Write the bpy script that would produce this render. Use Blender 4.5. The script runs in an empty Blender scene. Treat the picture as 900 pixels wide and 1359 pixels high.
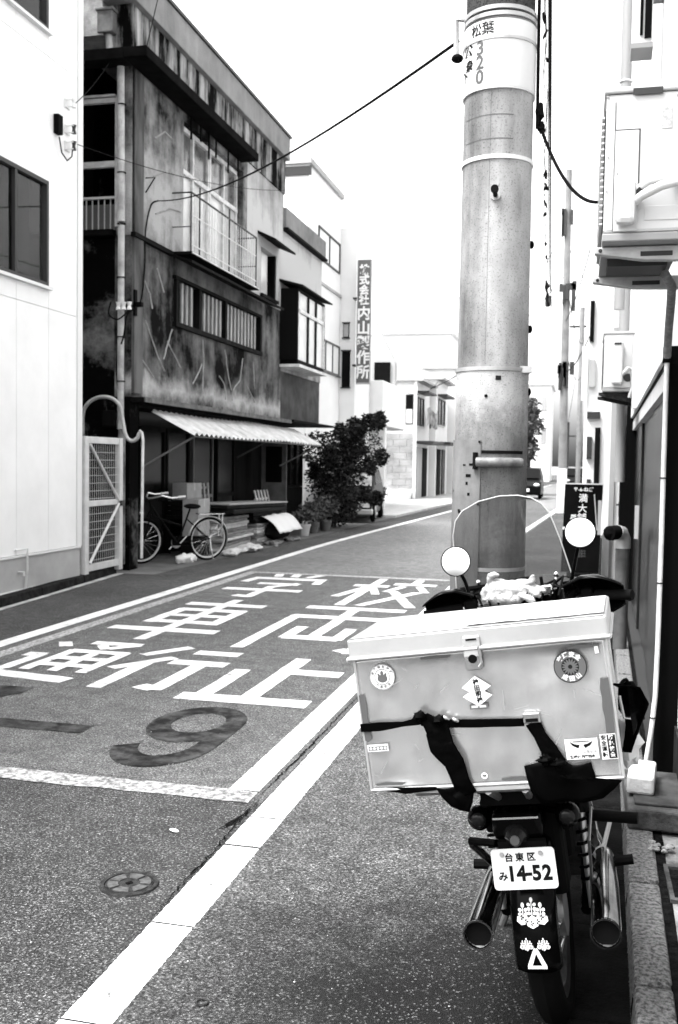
import bpy, math, random
from mathutils import Vector, Matrix, Euler, noise as mnoise
random.seed(7)
R = math.radians
scene = bpy.context.scene
COL = scene.collection

# ------------------------------------------------------------------ camera
cam_d = bpy.data.cameras.new('camera'); cam = bpy.data.objects.new('camera', cam_d); COL.objects.link(cam)
cam_d.sensor_fit = 'VERTICAL'; cam_d.sensor_height = 36.0; cam_d.sensor_width = 24.0
cam_d.lens = 35.0; cam_d.clip_start = 0.05; cam_d.clip_end = 2000
cam.matrix_world = Matrix(((0.97182, -0.02706, 0.23416, 0.0),
                           (0.23519, 0.04520, -0.97090, 0.0),
                           (0.01569, 0.99861, 0.05029, 1.55), (0, 0, 0, 1)))
cam_d.dof.use_dof = True; cam_d.dof.focus_distance = 2.75; cam_d.dof.aperture_fstop = 8.0
scene.camera = cam

# ------------------------------------------------------------------ sky, sun, exposure
SUN_EL, SUN_AZ = 62.0, 232.0       # azimuth clockwise from +Y (street direction)
world = bpy.data.worlds.new('World'); scene.world = world; world.use_nodes = True
wn = world.node_tree.nodes; wl = world.node_tree.links
sky = wn.new('ShaderNodeTexSky'); sky.sky_type = 'NISHITA'; sky.sun_disc = False
sky.sun_elevation = R(SUN_EL); sky.sun_rotation = R(SUN_AZ)
sky.dust_density = 6.0; sky.air_density = 1.8; sky.ozone_density = 1.0
bw = wn.new('ShaderNodeRGBToBW')               # black-and-white photograph: neutral sky light
bgn = wn['Background']; bgn.inputs['Strength'].default_value = 0.15
wl.new(sky.outputs[0], bw.inputs[0]); wl.new(bw.outputs[0], bgn.inputs['Color'])
sun_d = bpy.data.lights.new('sun', 'SUN'); sun = bpy.data.objects.new('sun', sun_d); COL.objects.link(sun)
sun_d.energy = 1.0; sun_d.angle = R(14); sun_d.color = (1.0, 1.0, 1.0)
_sd = Vector((math.sin(R(SUN_AZ)) * math.cos(R(SUN_EL)), math.cos(R(SUN_AZ)) * math.cos(R(SUN_EL)), math.sin(R(SUN_EL))))
sun.rotation_euler = _sd.to_track_quat('Z', 'Y').to_euler(); sun.location = (0, 0, 40)
scene.view_settings.view_transform = 'Standard'; scene.view_settings.look = 'None'
scene.view_settings.exposure = 2.45; scene.view_settings.gamma = 1.0
try: scene.view_settings.use_curve_mapping = False
except Exception: pass
scene.render.engine = 'CYCLES'
scene.cycles.max_bounces = 6; scene.cycles.transparent_max_bounces = 12
scene.cycles.use_denoising = True; scene.cycles.use_adaptive_sampling = False

# ------------------------------------------------------------------ materials (all grey: the photograph is black and white)
MATS = {}
def mat(name, v=0.5, rough=0.7, metal=0.0, var=0.0, scale=6.0, bump=0.0, bscale=40.0, v2=None, stretch=(1, 1, 1), detail=6.0, lo=0.35, hi=0.65, spec=None):
    if name in MATS: return MATS[name]
    if v < .05 and spec is None: spec = .03                 # matt blacks of a contrasty print
    m = bpy.data.materials.new(name); m.use_nodes = True
    nt = m.node_tree; n = nt.nodes; l = nt.links
    p = n['Principled BSDF']; p.inputs['Roughness'].default_value = rough; p.inputs['Metallic'].default_value = metal
    if spec is not None: p.inputs['Specular IOR Level'].default_value = spec
    p.inputs['Base Color'].default_value = (v, v, v, 1)
    tc = n.new('ShaderNodeTexCoord')
    if var or v2 is not None:
        mp = n.new('ShaderNodeMapping'); mp.inputs['Scale'].default_value = stretch; l.new(tc.outputs['Object'], mp.inputs[0])
        nz = n.new('ShaderNodeTexNoise'); nz.inputs['Scale'].default_value = scale; nz.inputs['Detail'].default_value = detail
        nz.inputs['Roughness'].default_value = 0.62
        l.new(mp.outputs[0], nz.inputs['Vector'])
        cr = n.new('ShaderNodeValToRGB'); l.new(nz.outputs['Fac'], cr.inputs[0])
        a = v * (1 - var) if v2 is None else v2; b = min(1, v * (1 + var)) if v2 is None else v
        cr.color_ramp.elements[0].position = lo; cr.color_ramp.elements[0].color = (a, a, a, 1)
        cr.color_ramp.elements[1].position = hi; cr.color_ramp.elements[1].color = (b, b, b, 1)
        l.new(cr.outputs[0], p.inputs['Base Color'])
    if bump:
        nb = n.new('ShaderNodeTexNoise'); nb.inputs['Scale'].default_value = bscale; nb.inputs['Detail'].default_value = 4
        l.new(tc.outputs['Object'], nb.inputs['Vector'])
        bp = n.new('ShaderNodeBump'); bp.inputs['Strength'].default_value = bump; bp.inputs['Distance'].default_value = 0.02
        l.new(nb.outputs['Fac'], bp.inputs['Height']); l.new(bp.outputs[0], p.inputs['Normal'])
    MATS[name] = m
    return m

def asphalt_mat(name, dark, light, speck, patch, bike_shade=None):
    m = bpy.data.materials.new(name); m.use_nodes = True; nt = m.node_tree; n = nt.nodes; l = nt.links
    p = n['Principled BSDF']; p.inputs['Roughness'].default_value = 0.85; p.inputs['Specular IOR Level'].default_value = 0.25
    tc = n.new('ShaderNodeTexCoord')
    def nz(s, d=6, r=.6):
        t = n.new('ShaderNodeTexNoise'); t.inputs['Scale'].default_value = s; t.inputs['Detail'].default_value = d; t.inputs['Roughness'].default_value = r
        l.new(tc.outputs['Object'], t.inputs['Vector']); return t.outputs['Fac']
    def ramp(src, stops):
        c = n.new('ShaderNodeValToRGB'); l.new(src, c.inputs[0])
        while len(c.color_ramp.elements) < len(stops): c.color_ramp.elements.new(0.5)
        for e, (po, va) in zip(c.color_ramp.elements, stops): e.position = po; e.color = (va, va, va, 1)
        return c.outputs[0]
    def mix(op, a, b, f=1.0):
        x = n.new('ShaderNodeMix'); x.data_type = 'RGBA'; x.blend_type = op; x.inputs[0].default_value = f
        l.new(a, x.inputs[6]); l.new(b, x.inputs[7]); return x.outputs[2]
    big = ramp(nz(0.55, 5, .65), [(.34, patch), (.62, 1.0)])
    mid = ramp(nz(7, 6, .7), [(.3, .55), (.7, 1.25)])
    fine = nz(95, 3, .75)
    base = ramp(fine, [(.39, dark * .7), (.5, (dark + light) / 2), (.60, light * 1.08)])
    vo = n.new('ShaderNodeTexVoronoi'); vo.inputs['Scale'].default_value = 185.0; l.new(tc.outputs['Object'], vo.inputs['Vector'])
    wn_ = n.new('ShaderNodeSeparateColor'); l.new(vo.outputs['Color'], wn_.inputs[0])
    chips = ramp(wn_.outputs[0], [(.0, .40), (.45, .85), (.86, 1.15), (.94, speck)])
    c = mix('MULTIPLY', mix('MULTIPLY', mix('MULTIPLY', base, big), mid), chips)
    if bike_shade:                                   # shade under and around the parked motorcycle, painted into the colour
        (sx, sy), sr, sv = bike_shade
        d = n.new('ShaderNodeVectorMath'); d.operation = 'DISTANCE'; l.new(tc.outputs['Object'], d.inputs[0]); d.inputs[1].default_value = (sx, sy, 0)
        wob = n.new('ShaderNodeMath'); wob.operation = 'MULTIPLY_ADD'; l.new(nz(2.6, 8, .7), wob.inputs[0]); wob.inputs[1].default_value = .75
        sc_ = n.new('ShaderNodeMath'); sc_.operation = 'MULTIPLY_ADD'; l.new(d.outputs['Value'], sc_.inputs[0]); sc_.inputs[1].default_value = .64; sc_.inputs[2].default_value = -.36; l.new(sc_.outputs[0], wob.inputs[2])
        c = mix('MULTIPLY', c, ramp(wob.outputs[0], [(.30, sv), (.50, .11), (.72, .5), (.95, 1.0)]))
    c = mix('ADD', c, ramp(wn_.outputs[1], [(.0, .0), (.86, .0), (.94, speck * .010), (1.0, speck * .035)]))   # pale stones showing in the binder
    l.new(c, p.inputs['Base Color'])
    bp = n.new('ShaderNodeBump'); bp.inputs['Strength'].default_value = 0.75; bp.inputs['Distance'].default_value = 0.006
    add = n.new('ShaderNodeMath'); add.operation = 'ADD'; l.new(vo.outputs['Distance'], add.inputs[0]); l.new(fine, add.inputs[1])
    l.new(add.outputs[0], bp.inputs['Height']); l.new(bp.outputs[0], p.inputs['Normal'])
    MATS[name] = m; return m

def paint_mat(name, v, under, wear_scale=9.0, lo=.30, hi=.40, fade=.3):
    """road paint with worn spots that show the asphalt"""
    m = bpy.data.materials.new(name); m.use_nodes = True; nt = m.node_tree; n = nt.nodes; l = nt.links
    p = n['Principled BSDF']; p.inputs['Roughness'].default_value = 0.6
    tc = n.new('ShaderNodeTexCoord')
    a = n.new('ShaderNodeTexNoise'); a.inputs['Scale'].default_value = wear_scale; a.inputs['Detail'].default_value = 9; a.inputs['Roughness'].default_value = .72
    l.new(tc.outputs['Object'], a.inputs['Vector'])
    c = n.new('ShaderNodeValToRGB'); l.new(a.outputs['Fac'], c.inputs[0])
    c.color_ramp.elements[0].position = lo; c.color_ramp.elements[0].color = (under,) * 3 + (1,)
    c.color_ramp.elements[1].position = hi; c.color_ramp.elements[1].color = (v,) * 3 + (1,)
    b = n.new('ShaderNodeTexNoise'); b.inputs['Scale'].default_value = 120; b.inputs['Detail'].default_value = 3
    l.new(tc.outputs['Object'], b.inputs['Vector'])
    bp = n.new('ShaderNodeBump'); bp.inputs['Strength'].default_value = 0.3; bp.inputs['Distance'].default_value = 0.004
    l.new(b.outputs['Fac'], bp.inputs['Height']); l.new(bp.outputs[0], p.inputs['Normal'])
    g = n.new('ShaderNodeTexNoise'); g.inputs['Scale'].default_value = 2.2; g.inputs['Detail'].default_value = 8; g.inputs['Roughness'].default_value = .75
    l.new(tc.outputs['Object'], g.inputs['Vector'])
    gr_ = n.new('ShaderNodeValToRGB'); l.new(g.outputs['Fac'], gr_.inputs[0]); gr_.color_ramp.elements[0].position = .3; gr_.color_ramp.elements[0].color = (1 - fade,) * 3 + (1,); gr_.color_ramp.elements[1].position = .6
    x = n.new('ShaderNodeMix'); x.data_type = 'RGBA'; x.blend_type = 'MULTIPLY'; x.inputs[0].default_value = 1.0
    l.new(c.outputs[0], x.inputs[6]); l.new(gr_.outputs[0], x.inputs[7]); l.new(x.outputs[2], p.inputs['Base Color'])
    p.inputs['Specular IOR Level'].default_value = .1
    MATS[name] = m; return m

def stucco_mat(name, dark, light, zlo, zhi, amount=0.35, lo=.38, hi=.66, streak=0.5, bump=.5, wobble=.8, pores=0.0):
    """old render: blotches, vertical rain streaks and a pale salt bloom between zlo and zhi (world metres)"""
    m = bpy.data.materials.new(name); m.use_nodes = True; nt = m.node_tree; n = nt.nodes; l = nt.links
    p = n['Principled BSDF']; p.inputs['Roughness'].default_value = 0.95; p.inputs['Specular IOR Level'].default_value = .02
    tc = n.new('ShaderNodeTexCoord')
    def nz(s, st, d=7, r=.65):
        mp = n.new('ShaderNodeMapping'); mp.inputs['Scale'].default_value = st; l.new(tc.outputs['Object'], mp.inputs[0])
        t = n.new('ShaderNodeTexNoise'); t.inputs['Scale'].default_value = s; t.inputs['Detail'].default_value = d; t.inputs['Roughness'].default_value = r
        l.new(mp.outputs[0], t.inputs['Vector']); return t.outputs['Fac']
    def math_(op, a, b):
        x = n.new('ShaderNodeMath'); x.operation = op
        for i, q in enumerate((a, b)):
            if isinstance(q, (int, float)): x.inputs[i].default_value = q
            else: l.new(q, x.inputs[i])
        return x.outputs[0]
    f = math_('ADD', math_('MULTIPLY', nz(1.1, (1, 1, 1)), 1 - streak), math_('MULTIPLY', nz(3.2, (1, 1, .12)), streak))
    sx = n.new('ShaderNodeSeparateXYZ'); l.new(tc.outputs['Object'], sx.inputs[0])
    z = sx.outputs[2]
    wob = math_('ADD', z, math_('MULTIPLY', math_('SUBTRACT', nz(3.1, (1, 1, 1), 9, .72), .5), wobble))
    mid = (zlo + zhi) / 2; half = (zhi - zlo) / 2
    d = math_('ABSOLUTE', math_('SUBTRACT', wob, mid), 0)
    bloom = math_('MULTIPLY', math_('MAXIMUM', math_('SUBTRACT', 1, math_('DIVIDE', d, half)), 0), amount)
    f2 = math_('ADD', f, bloom)
    c = n.new('ShaderNodeValToRGB'); l.new(f2, c.inputs[0])
    c.color_ramp.elements[0].position = lo; c.color_ramp.elements[0].color = (dark,) * 3 + (1,)
    c.color_ramp.elements[1].position = hi; c.color_ramp.elements[1].color = (light,) * 3 + (1,)
    col = c.outputs[0]
    if pores:                                   # small dark air holes in cast concrete
        pc = n.new('ShaderNodeValToRGB'); l.new(nz(150, (1, 1, 1), 2, .5), pc.inputs[0]); pc.color_ramp.elements[0].position = .33; pc.color_ramp.elements[0].color = (1 - pores,) * 3 + (1,); pc.color_ramp.elements[1].position = .42
        pm = n.new('ShaderNodeValToRGB'); l.new(nz(9, (1, 1, .5), 6, .7), pm.inputs[0]); pm.color_ramp.elements[0].position = .3; pm.color_ramp.elements[0].color = (.72,) * 3 + (1,); pm.color_ramp.elements[1].position = .6
        for q in (pc, pm):
            x = n.new('ShaderNodeMix'); x.data_type = 'RGBA'; x.blend_type = 'MULTIPLY'; x.inputs[0].default_value = 1.0
            l.new(col, x.inputs[6]); l.new(q.outputs[0], x.inputs[7]); col = x.outputs[2]
    l.new(col, p.inputs['Base Color'])
    bp = n.new('ShaderNodeBump'); bp.inputs['Strength'].default_value = bump; bp.inputs['Distance'].default_value = 0.02
    l.new(nz(28, (1, 1, 1)), bp.inputs['Height']); l.new(bp.outputs[0], p.inputs['Normal'])
    MATS[name] = m; return m

def clear_mat(name, tint, gloss, haze=0.0):
    m = bpy.data.materials.new(name); m.use_nodes = True; nt = m.node_tree; n = nt.nodes; l = nt.links
    n.remove(n['Principled BSDF']); out = n['Material Output']
    t = n.new('ShaderNodeBsdfTransparent'); t.inputs[0].default_value = (tint,) * 3 + (1,)
    g = n.new('ShaderNodeBsdfGlossy'); g.inputs['Roughness'].default_value = 0.03; g.inputs[0].default_value = (1, 1, 1, 1)
    fr = n.new('ShaderNodeFresnel'); fr.inputs[0].default_value = gloss
    mx = n.new('ShaderNodeMixShader'); l.new(fr.outputs[0], mx.inputs[0]); l.new(t.outputs[0], mx.inputs[1]); l.new(g.outputs[0], mx.inputs[2])
    last = mx.outputs[0]
    if haze:                                    # fine scratches that scatter a little light
        df = n.new('ShaderNodeBsdfDiffuse'); df.inputs[0].default_value = (.5, .5, .5, 1); m2 = n.new('ShaderNodeMixShader'); m2.inputs[0].default_value = haze
        l.new(last, m2.inputs[1]); l.new(df.outputs[0], m2.inputs[2]); last = m2.outputs[0]
    l.new(last, out.inputs[0]); MATS[name] = m; return m

# ------------------------------------------------------------------ mesh builder
class MB:
    def __init__(s): s.v = []; s.f = []
    def add(s, vs, fs):
        o = len(s.v); s.v += [tuple(q) for q in vs]; s.f += [tuple(i + o for i in f) for f in fs]; return s
    def box(s, x0, x1, y0, y1, z0, z1, rot=None, about=None):
        vs = [Vector(q) for q in ((x0, y0, z0), (x1, y0, z0), (x1, y1, z0), (x0, y1, z0), (x0, y0, z1), (x1, y0, z1), (x1, y1, z1), (x0, y1, z1))]
        if rot is not None:
            c = Vector(about) if about is not None else Vector(((x0 + x1) / 2, (y0 + y1) / 2, (z0 + z1) / 2))
            mm = Euler(rot).to_matrix(); vs = [mm @ (q - c) + c for q in vs]
        return s.add(vs, [(0, 3, 2, 1), (4, 5, 6, 7), (0, 1, 5, 4), (1, 2, 6, 5), (2, 3, 7, 6), (3, 0, 4, 7)])
    def tube(s, pts, r, n=10, caps=True, r1=None):
        pts = [Vector(q) for q in pts]; k = len(pts); rings = []
        t0 = (pts[1] - pts[0]).normalized(); up = Vector((0, 0, 1)) if abs(t0.z) < .9 else Vector((1, 0, 0))
        a = t0.cross(up).normalized()
        for i, q in enumerate(pts):
            t = ((pts[min(i + 1, k - 1)] - pts[max(i - 1, 0)])).normalized()
            a = (a - t * a.dot(t)).normalized(); b = t.cross(a)
            rr = r[i] if isinstance(r, (list, tuple)) else (r if r1 is None else r + (r1 - r) * i / (k - 1))
            rings.append([q + (a * math.cos(2 * math.pi * j / n) + b * math.sin(2 * math.pi * j / n)) * rr for j in range(n)])
        vs = [q for g in rings for q in g]; fs = []
        for i in range(k - 1):
            for j in range(n): fs.append((i * n + j, i * n + (j + 1) % n, (i + 1) * n + (j + 1) % n, (i + 1) * n + j))
        if caps: fs.append(tuple(range(n - 1, -1, -1))); fs.append(tuple((k - 1) * n + j for j in range(n)))
        return s.add(vs, fs)
    def lathe(s, prof, c, axis='z', n=24, a0=0.0, a1=2 * math.pi, close=True):
        c = Vector(c); vs = []; fs = []; full = abs(a1 - a0 - 2 * math.pi) < 1e-6; m = n if full else n + 1
        for r, h in prof:
            for j in range(m):
                a = a0 + (a1 - a0) * j / n; u, w = r * math.cos(a), r * math.sin(a)
                vs.append(c + (Vector((u, w, h)) if axis == 'z' else Vector((h, u, w)) if axis == 'x' else Vector((w, h, u))))
        for i in range(len(prof) - 1):
            for j in range(n):
                j2 = (j + 1) % m if full else j + 1
                fs.append((i * m + j, i * m + j2, (i + 1) * m + j2, (i + 1) * m + j))
        return s.add(vs, fs)
    def torus(s, c, Rr, r, axis='x', n=36, k=10):
        prof = [(Rr + r * math.cos(2 * math.pi * i / k), r * math.sin(2 * math.pi * i / k)) for i in range(k + 1)]
        return s.lathe(prof, c, axis, n)
    def ell(s, c, rx, ry, rz, n=14, k=9, rot=None, jit=0.0):
        c = Vector(c); mm = Euler(rot).to_matrix() if rot else None; vs = []; fs = []
        for i in range(k + 1):
            th = math.pi * i / k
            for j in range(n):
                ph = 2 * math.pi * j / n; q = Vector((rx * math.sin(th) * math.cos(ph), ry * math.sin(th) * math.sin(ph), rz * math.cos(th)))
                if jit: q *= 1 + jit * (mnoise.noise(q * (2.2 / max(rx, rz)) + c * 3))
                vs.append((mm @ q if mm else q) + c)
        for i in range(k):
            for j in range(n): fs.append((i * n + j, (i + 1) * n + j, (i + 1) * n + (j + 1) % n, i * n + (j + 1) % n))
        return s.add(vs, fs)
    def prism(s, poly, h0, h1, plane='xy', map_=None):
        """extrude a 2-D polygon; plane gives which axes the polygon uses, h the third"""
        n = len(poly)
        def P(u, w, h):
            if map_: return map_(u, w, h)
            return {'xy': (u, w, h), 'xz': (u, h, w), 'yz': (h, u, w)}[plane]
        vs = [P(u, w, h0) for u, w in poly] + [P(u, w, h1) for u, w in poly]
        fs = [tuple(range(n - 1, -1, -1)), tuple(range(n, 2 * n))] + [(i, (i + 1) % n, n + (i + 1) % n, n + i) for i in range(n)]
        return s.add(vs, fs)
    def xf(s, m):
        s.v = [tuple(m @ Vector(q)) for q in s.v]; return s
    def grid(s, fn, nu, nv):
        vs = [fn(i / nu, j / nv) for j in range(nv + 1) for i in range(nu + 1)]
        fs = [(j * (nu + 1) + i, j * (nu + 1) + i + 1, (j + 1) * (nu + 1) + i + 1, (j + 1) * (nu + 1) + i) for j in range(nv) for i in range(nu)]
        return s.add(vs, fs)

def spline(pts, k=6):
    """Catmull-Rom points through pts, for bent pipes and hanging cables"""
    P = [Vector(q) for q in pts]; P = [P[0]] + P + [P[-1]]; out = []
    for i in range(1, len(P) - 2):
        a, b, c, d = P[i - 1:i + 3]
        for j in range(k): t = j / k; out.append(.5 * (2 * b + (c - a) * t + (2 * a - 5 * b + 4 * c - d) * t * t + (3 * b - a - 3 * c + d) * t ** 3))
    out.append(P[-2]); return out
def props(o, label=None, cat=None, group=None, kind=None):
    if label: o['label'] = label
    if cat: o['category'] = cat
    if group: o['group'] = group
    if kind: o['kind'] = kind
    return o
def ob(name, mb, m, parent=None, label=None, cat=None, group=None, kind=None, smooth=False, bevel=0.0, local=False, solid=0.0):
    me = bpy.data.meshes.new(name)
    if isinstance(mb, MB):
        me.from_pydata(mb.v, [], mb.f); me.update()
    else: me = mb
    import bmesh
    bm = bmesh.new(); bm.from_mesh(me); bmesh.ops.recalc_face_normals(bm, faces=bm.faces); bm.to_mesh(me); bm.free()
    o = bpy.data.objects.new(name, me); COL.objects.link(o)
    if m is not None: me.materials.clear(); me.materials.append(m)
    if smooth:
        for q in me.polygons: q.use_smooth = True
        try: me.set_sharp_from_angle(angle=R(38))
        except Exception: pass
    if parent is not None: attach(o, parent, local)
    if solid:
        sm = o.modifiers.new('solid', 'SOLIDIFY'); sm.thickness = solid; sm.offset = 0
    if bevel:
        bv = o.modifiers.new('bevel', 'BEVEL'); bv.width = bevel; bv.segments = 2; bv.limit_method = 'ANGLE'; bv.angle_limit = R(40)
    return props(o, label, cat, group, kind)
BASE = {}
def attach(o, parent, local=False):
    o.parent = parent
    if not local: o.matrix_parent_inverse = wmat(parent).inverted()
def wmat(o):
    mm = Matrix.LocRotScale(o.location, o.rotation_euler, o.scale)
    return mm if o.parent is None else wmat(o.parent) @ o.matrix_parent_inverse @ mm
def thing(name, label, cat, loc=(0, 0, 0), rot=(0, 0, 0), group=None, kind=None):
    o = bpy.data.objects.new(name, None); COL.objects.link(o); o.location = loc; o.rotation_euler = rot; o.empty_display_size = .1
    return props(o, label, cat, group, kind)
def tree_copy(o, parent=None):
    c = o.copy(); COL.objects.link(c); c.parent = parent
    for ch in [x for x in bpy.data.objects if x.parent is o]: tree_copy(ch, c)
    return c
def text_mesh(s, size=1.0, bold=0.0, extrude=0.0, align='CENTER', spacing=1.0):
    cu = bpy.data.curves.new('lettering', 'FONT'); cu.body = s; cu.size = size; cu.offset = bold; cu.extrude = extrude
    cu.align_x = align; cu.align_y = 'CENTER'; cu.space_character = spacing; cu.resolution_u = 3
    t = bpy.data.objects.new('lettering', cu); COL.objects.link(t)
    bpy.context.view_layer.update()
    dg = bpy.context.evaluated_depsgraph_get()
    me = bpy.data.meshes.new_from_object(t.evaluated_get(dg))
    bpy.data.objects.remove(t); bpy.data.curves.remove(cu)
    return me
def put_text(name, s, size, m, parent, matrix, bold=0.0, spacing=1.0, local=True, sx=1.0):
    me = text_mesh(s, size, bold, 0.0, spacing=spacing)
    me.transform(Matrix.Diagonal((sx, 1, 1, 1)))
    me.transform(matrix)
    return ob(name, me, m, parent, local=local)
# ================================================================== SETTING
SL = 0.0235                                   # the right-hand row is turned 1.35 degrees
def wx(y, a=0.25): return a + SL * y          # right-hand wall line
def bend(y): return 0.0 if y < 17 else 0.04 * (y - 17) - 0.06 * (1 - math.exp(-(y - 17) / 1.5))   # the street turns a little to the right
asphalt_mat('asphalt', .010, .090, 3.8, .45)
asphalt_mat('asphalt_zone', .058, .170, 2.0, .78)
asphalt_mat('asphalt_shoulder', .030, .165, 2.8, .50, bike_shade=((.02, 2.55), .80, .015))
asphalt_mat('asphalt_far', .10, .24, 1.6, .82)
paint_mat('road_white', .66, .08, 13.0, .335, .44, .40)
paint_mat('road_white_worn', .50, .10, 34.0, .40, .62, .35)
paint_mat('road_black', .004, .07, 6.0, .36, .56, .3)
mat('concrete', .34, .9, var=.35, scale=5, bump=.5, bscale=60)
mat('concrete_light', .55, .9, var=.25, scale=4, bump=.3, bscale=60)
mat('kerb', .22, .9, v2=.04, scale=70, bump=.9, bscale=160, detail=3, lo=.36, hi=.6)
mat('dirt', .006, .95, var=.6, scale=25, bump=.8, bscale=70)
mat('earth', .14, .95, var=.4, scale=3)

ground = ob('ground', MB().grid(lambda u, w: (-700 + 1400 * u, -300 + 1500 * w, -0.02), 6, 6), MATS['earth'], kind='structure')
def strip(mb, xl, xr, y0, y1, z, n=40, jag=0.0, thick=None):
    """a sheet that follows the street between two x offsets"""
    pts = []
    for i in range(n + 1):
        y = y0 + (y1 - y0) * i / n
        a = (xl(y) if callable(xl) else xl + bend(y)) + random.uniform(-jag, jag)
        b = (xr(y) if callable(xr) else xr + bend(y)) + random.uniform(-jag, jag)
        pts += [(a, y, z), (b, y, z)]
    fs = [(2 * i, 2 * i + 1, 2 * i + 3, 2 * i + 2) for i in range(n)]
    return mb.add(pts, fs)
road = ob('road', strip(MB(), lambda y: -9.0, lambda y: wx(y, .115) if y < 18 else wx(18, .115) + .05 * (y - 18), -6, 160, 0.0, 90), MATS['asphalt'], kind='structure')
# resurfaced shoulder to the right of the line and the gutter beside the kerb
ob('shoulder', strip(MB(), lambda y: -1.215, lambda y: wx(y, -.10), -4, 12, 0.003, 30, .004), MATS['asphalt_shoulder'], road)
gut = ob('gutter', strip(MB(), lambda y: wx(y, -.10), lambda y: wx(y, .112), -4, 22, 0.004, 20), mat('gutter_concrete', .010, .9, spec=.03, v2=.002, scale=5, bump=.4, bscale=80), road)  # shade beneath the motorcycle is put into this near-black colour
for k in range(12):      # dirt lines across the gutter plates
    y = 0.4 + k * .6
    ob('gutter_joint', MB().box(wx(y, -.098), wx(y, .110), y - .005, y + .005, .0045, .0065), MATS['dirt'], road)
def white_line(xl, xr, y0, y1, m='road_white', n=60, jag=.0022, z=.004, label=None):
    n = int(min(400, n * 2.6))
    return ob('white_line', strip(MB(), xl, xr, y0, y1, z, n, jag), MATS[m], road, label=label)
for y0, y1 in ((-2, 1.6), (1.61, 2.42), (2.428, 3.02), (3.03, 3.72), (3.735, 4.05), (4.06, 17)): white_line(-1.352, -1.203, y0, y1, n=int(14 + 10 * (y1 - y0)))
for y0, y1 in ((4.38, 4.72), (4.73, 6.2), (6.21, 13.0)): white_line(-1.567, -1.42, y0, y1, n=int(10 + 12 * (y1 - y0)))
white_line(-1.50, -1.35, 17.0, 80, n=80)
white_line(-4.69, -4.54, -2, 80, n=120)
white_line(-4.44, -4.31, 4.38, 13.1, 'road_white_worn', 80, .006)
ob('white_line', MB().grid(lambda u, w: (-4.44 + 3.02 * u, 13.02 + .17 * w + random.uniform(-.008, .008), .0046), 40, 1), MATS['road_white_worn'], road)
ob('white_line', MB().grid(lambda u, w: (-4.44 + 3.02 * u, 4.215 + .155 * w + random.uniform(-.008, .008), .0046), 40, 1), MATS['road_white_worn'], road)
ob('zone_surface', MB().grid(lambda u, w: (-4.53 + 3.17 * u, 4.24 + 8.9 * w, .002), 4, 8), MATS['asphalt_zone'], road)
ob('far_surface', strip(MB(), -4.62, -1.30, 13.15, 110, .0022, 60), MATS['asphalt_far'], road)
# ---- painted characters; strokes in a unit cell (u to the right, v away from the camera)
def glyph(strokes, x0, x1, y0, y1, m, name='painted_letter', label=None):
    mb = MB(); w, h = x1 - x0, y1 - y0
    for i, st in enumerate(strokes):
        z = .0052 + i * .00025
        if len(st[0]) == 2 and len(st) > 2 and not isinstance(st[-1], (int, float)):       # free polygon
            pts = [(x0 + u * w, y0 + v * h, z) for u, v in st]; mb.add(pts, [tuple(range(len(pts)))])
        else:
            (u0, v0), (u1, v1), t = st
            p, q = Vector((x0 + u0 * w, y0 + v0 * h)), Vector((x0 + u1 * w, y0 + v1 * h)); d = (q - p).normalized(); nn = Vector((-d.y, d.x)) * t / 2
            k = max(2, int((q - p).length / .12)); pts = []
            for j in range(k + 1):
                c = p.lerp(q, j / k); r_ = random.uniform(-.004, .004)
                pts += [(c.x + nn.x + r_, c.y + nn.y + r_, z), (c.x - nn.x + r_, c.y - nn.y - r_, z)]
            mb.add(pts, [(2 * j, 2 * j + 1, 2 * j + 3, 2 * j + 2) for j in range(k)])
    return ob(name, mb, MATS[m], road, label=label)
H_, V_ = .20, .115      # stroke thickness of cross bars and of uprights (lettering is stretched along the street)
def hb(u0, u1, v, t=H_): return ((u0, v), (u1, v), t)
def vb(u, v0, v1, t=V_): return ((u, v0), (u, v1), t)
glyph([((.22, .99), (.27, .87), V_), ((.46, 1.0), (.50, .87), V_), ((.80, 1.0), (.68, .87), V_), hb(.02, .98, .78), ((.07, .82), (.03, .60), V_), ((.93, .82), (.97, .60), V_),
       hb(.25, .78, .56, .17), ((.76, .60), (.52, .44), V_), vb(.52, .05, .46), ((.56, .06), (.34, .09), .15), hb(.02, .98, .31)], -4.16, -3.16, 10.55, 13.02, 'road_white', label='white character painted at the far left of the zone')
glyph([hb(.0, .44, .70), vb(.23, .02, 1.0), ((.20, .66), (.01, .28), .11), ((.25, .66), (.43, .40), .10), vb(.72, .84, 1.0), hb(.46, 1.0, .80), ((.62, .72), (.50, .50), .10), ((.82, .72), (.97, .52), .10),
       ((.88, .52), (.44, .03), .12), ((.58, .52), (1.0, .03), .12)], -2.72, -1.72, 10.35, 12.95, 'road_white')
glyph([vb(.5, .0, 1.0), hb(.08, .92, .84), hb(.16, .84, .68, .17), hb(.16, .84, .38, .17), hb(.16, .84, .53, .15), vb(.19, .34, .70), vb(.81, .34, .70), hb(.0, 1.0, .20)], -4.15, -3.12, 7.84, 10.4, 'road_white')
glyph([hb(.02, .98, .95), hb(.03, .97, .70), vb(.07, .0, .72), vb(.93, .0, .72), ((.93, .03), (.82, .06), .14), vb(.5, .22, .95), hb(.27, .73, .24), vb(.29, .22, .46), vb(.71, .22, .46)], -2.80, -1.70, 7.75, 10.3, 'road_white')
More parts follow.
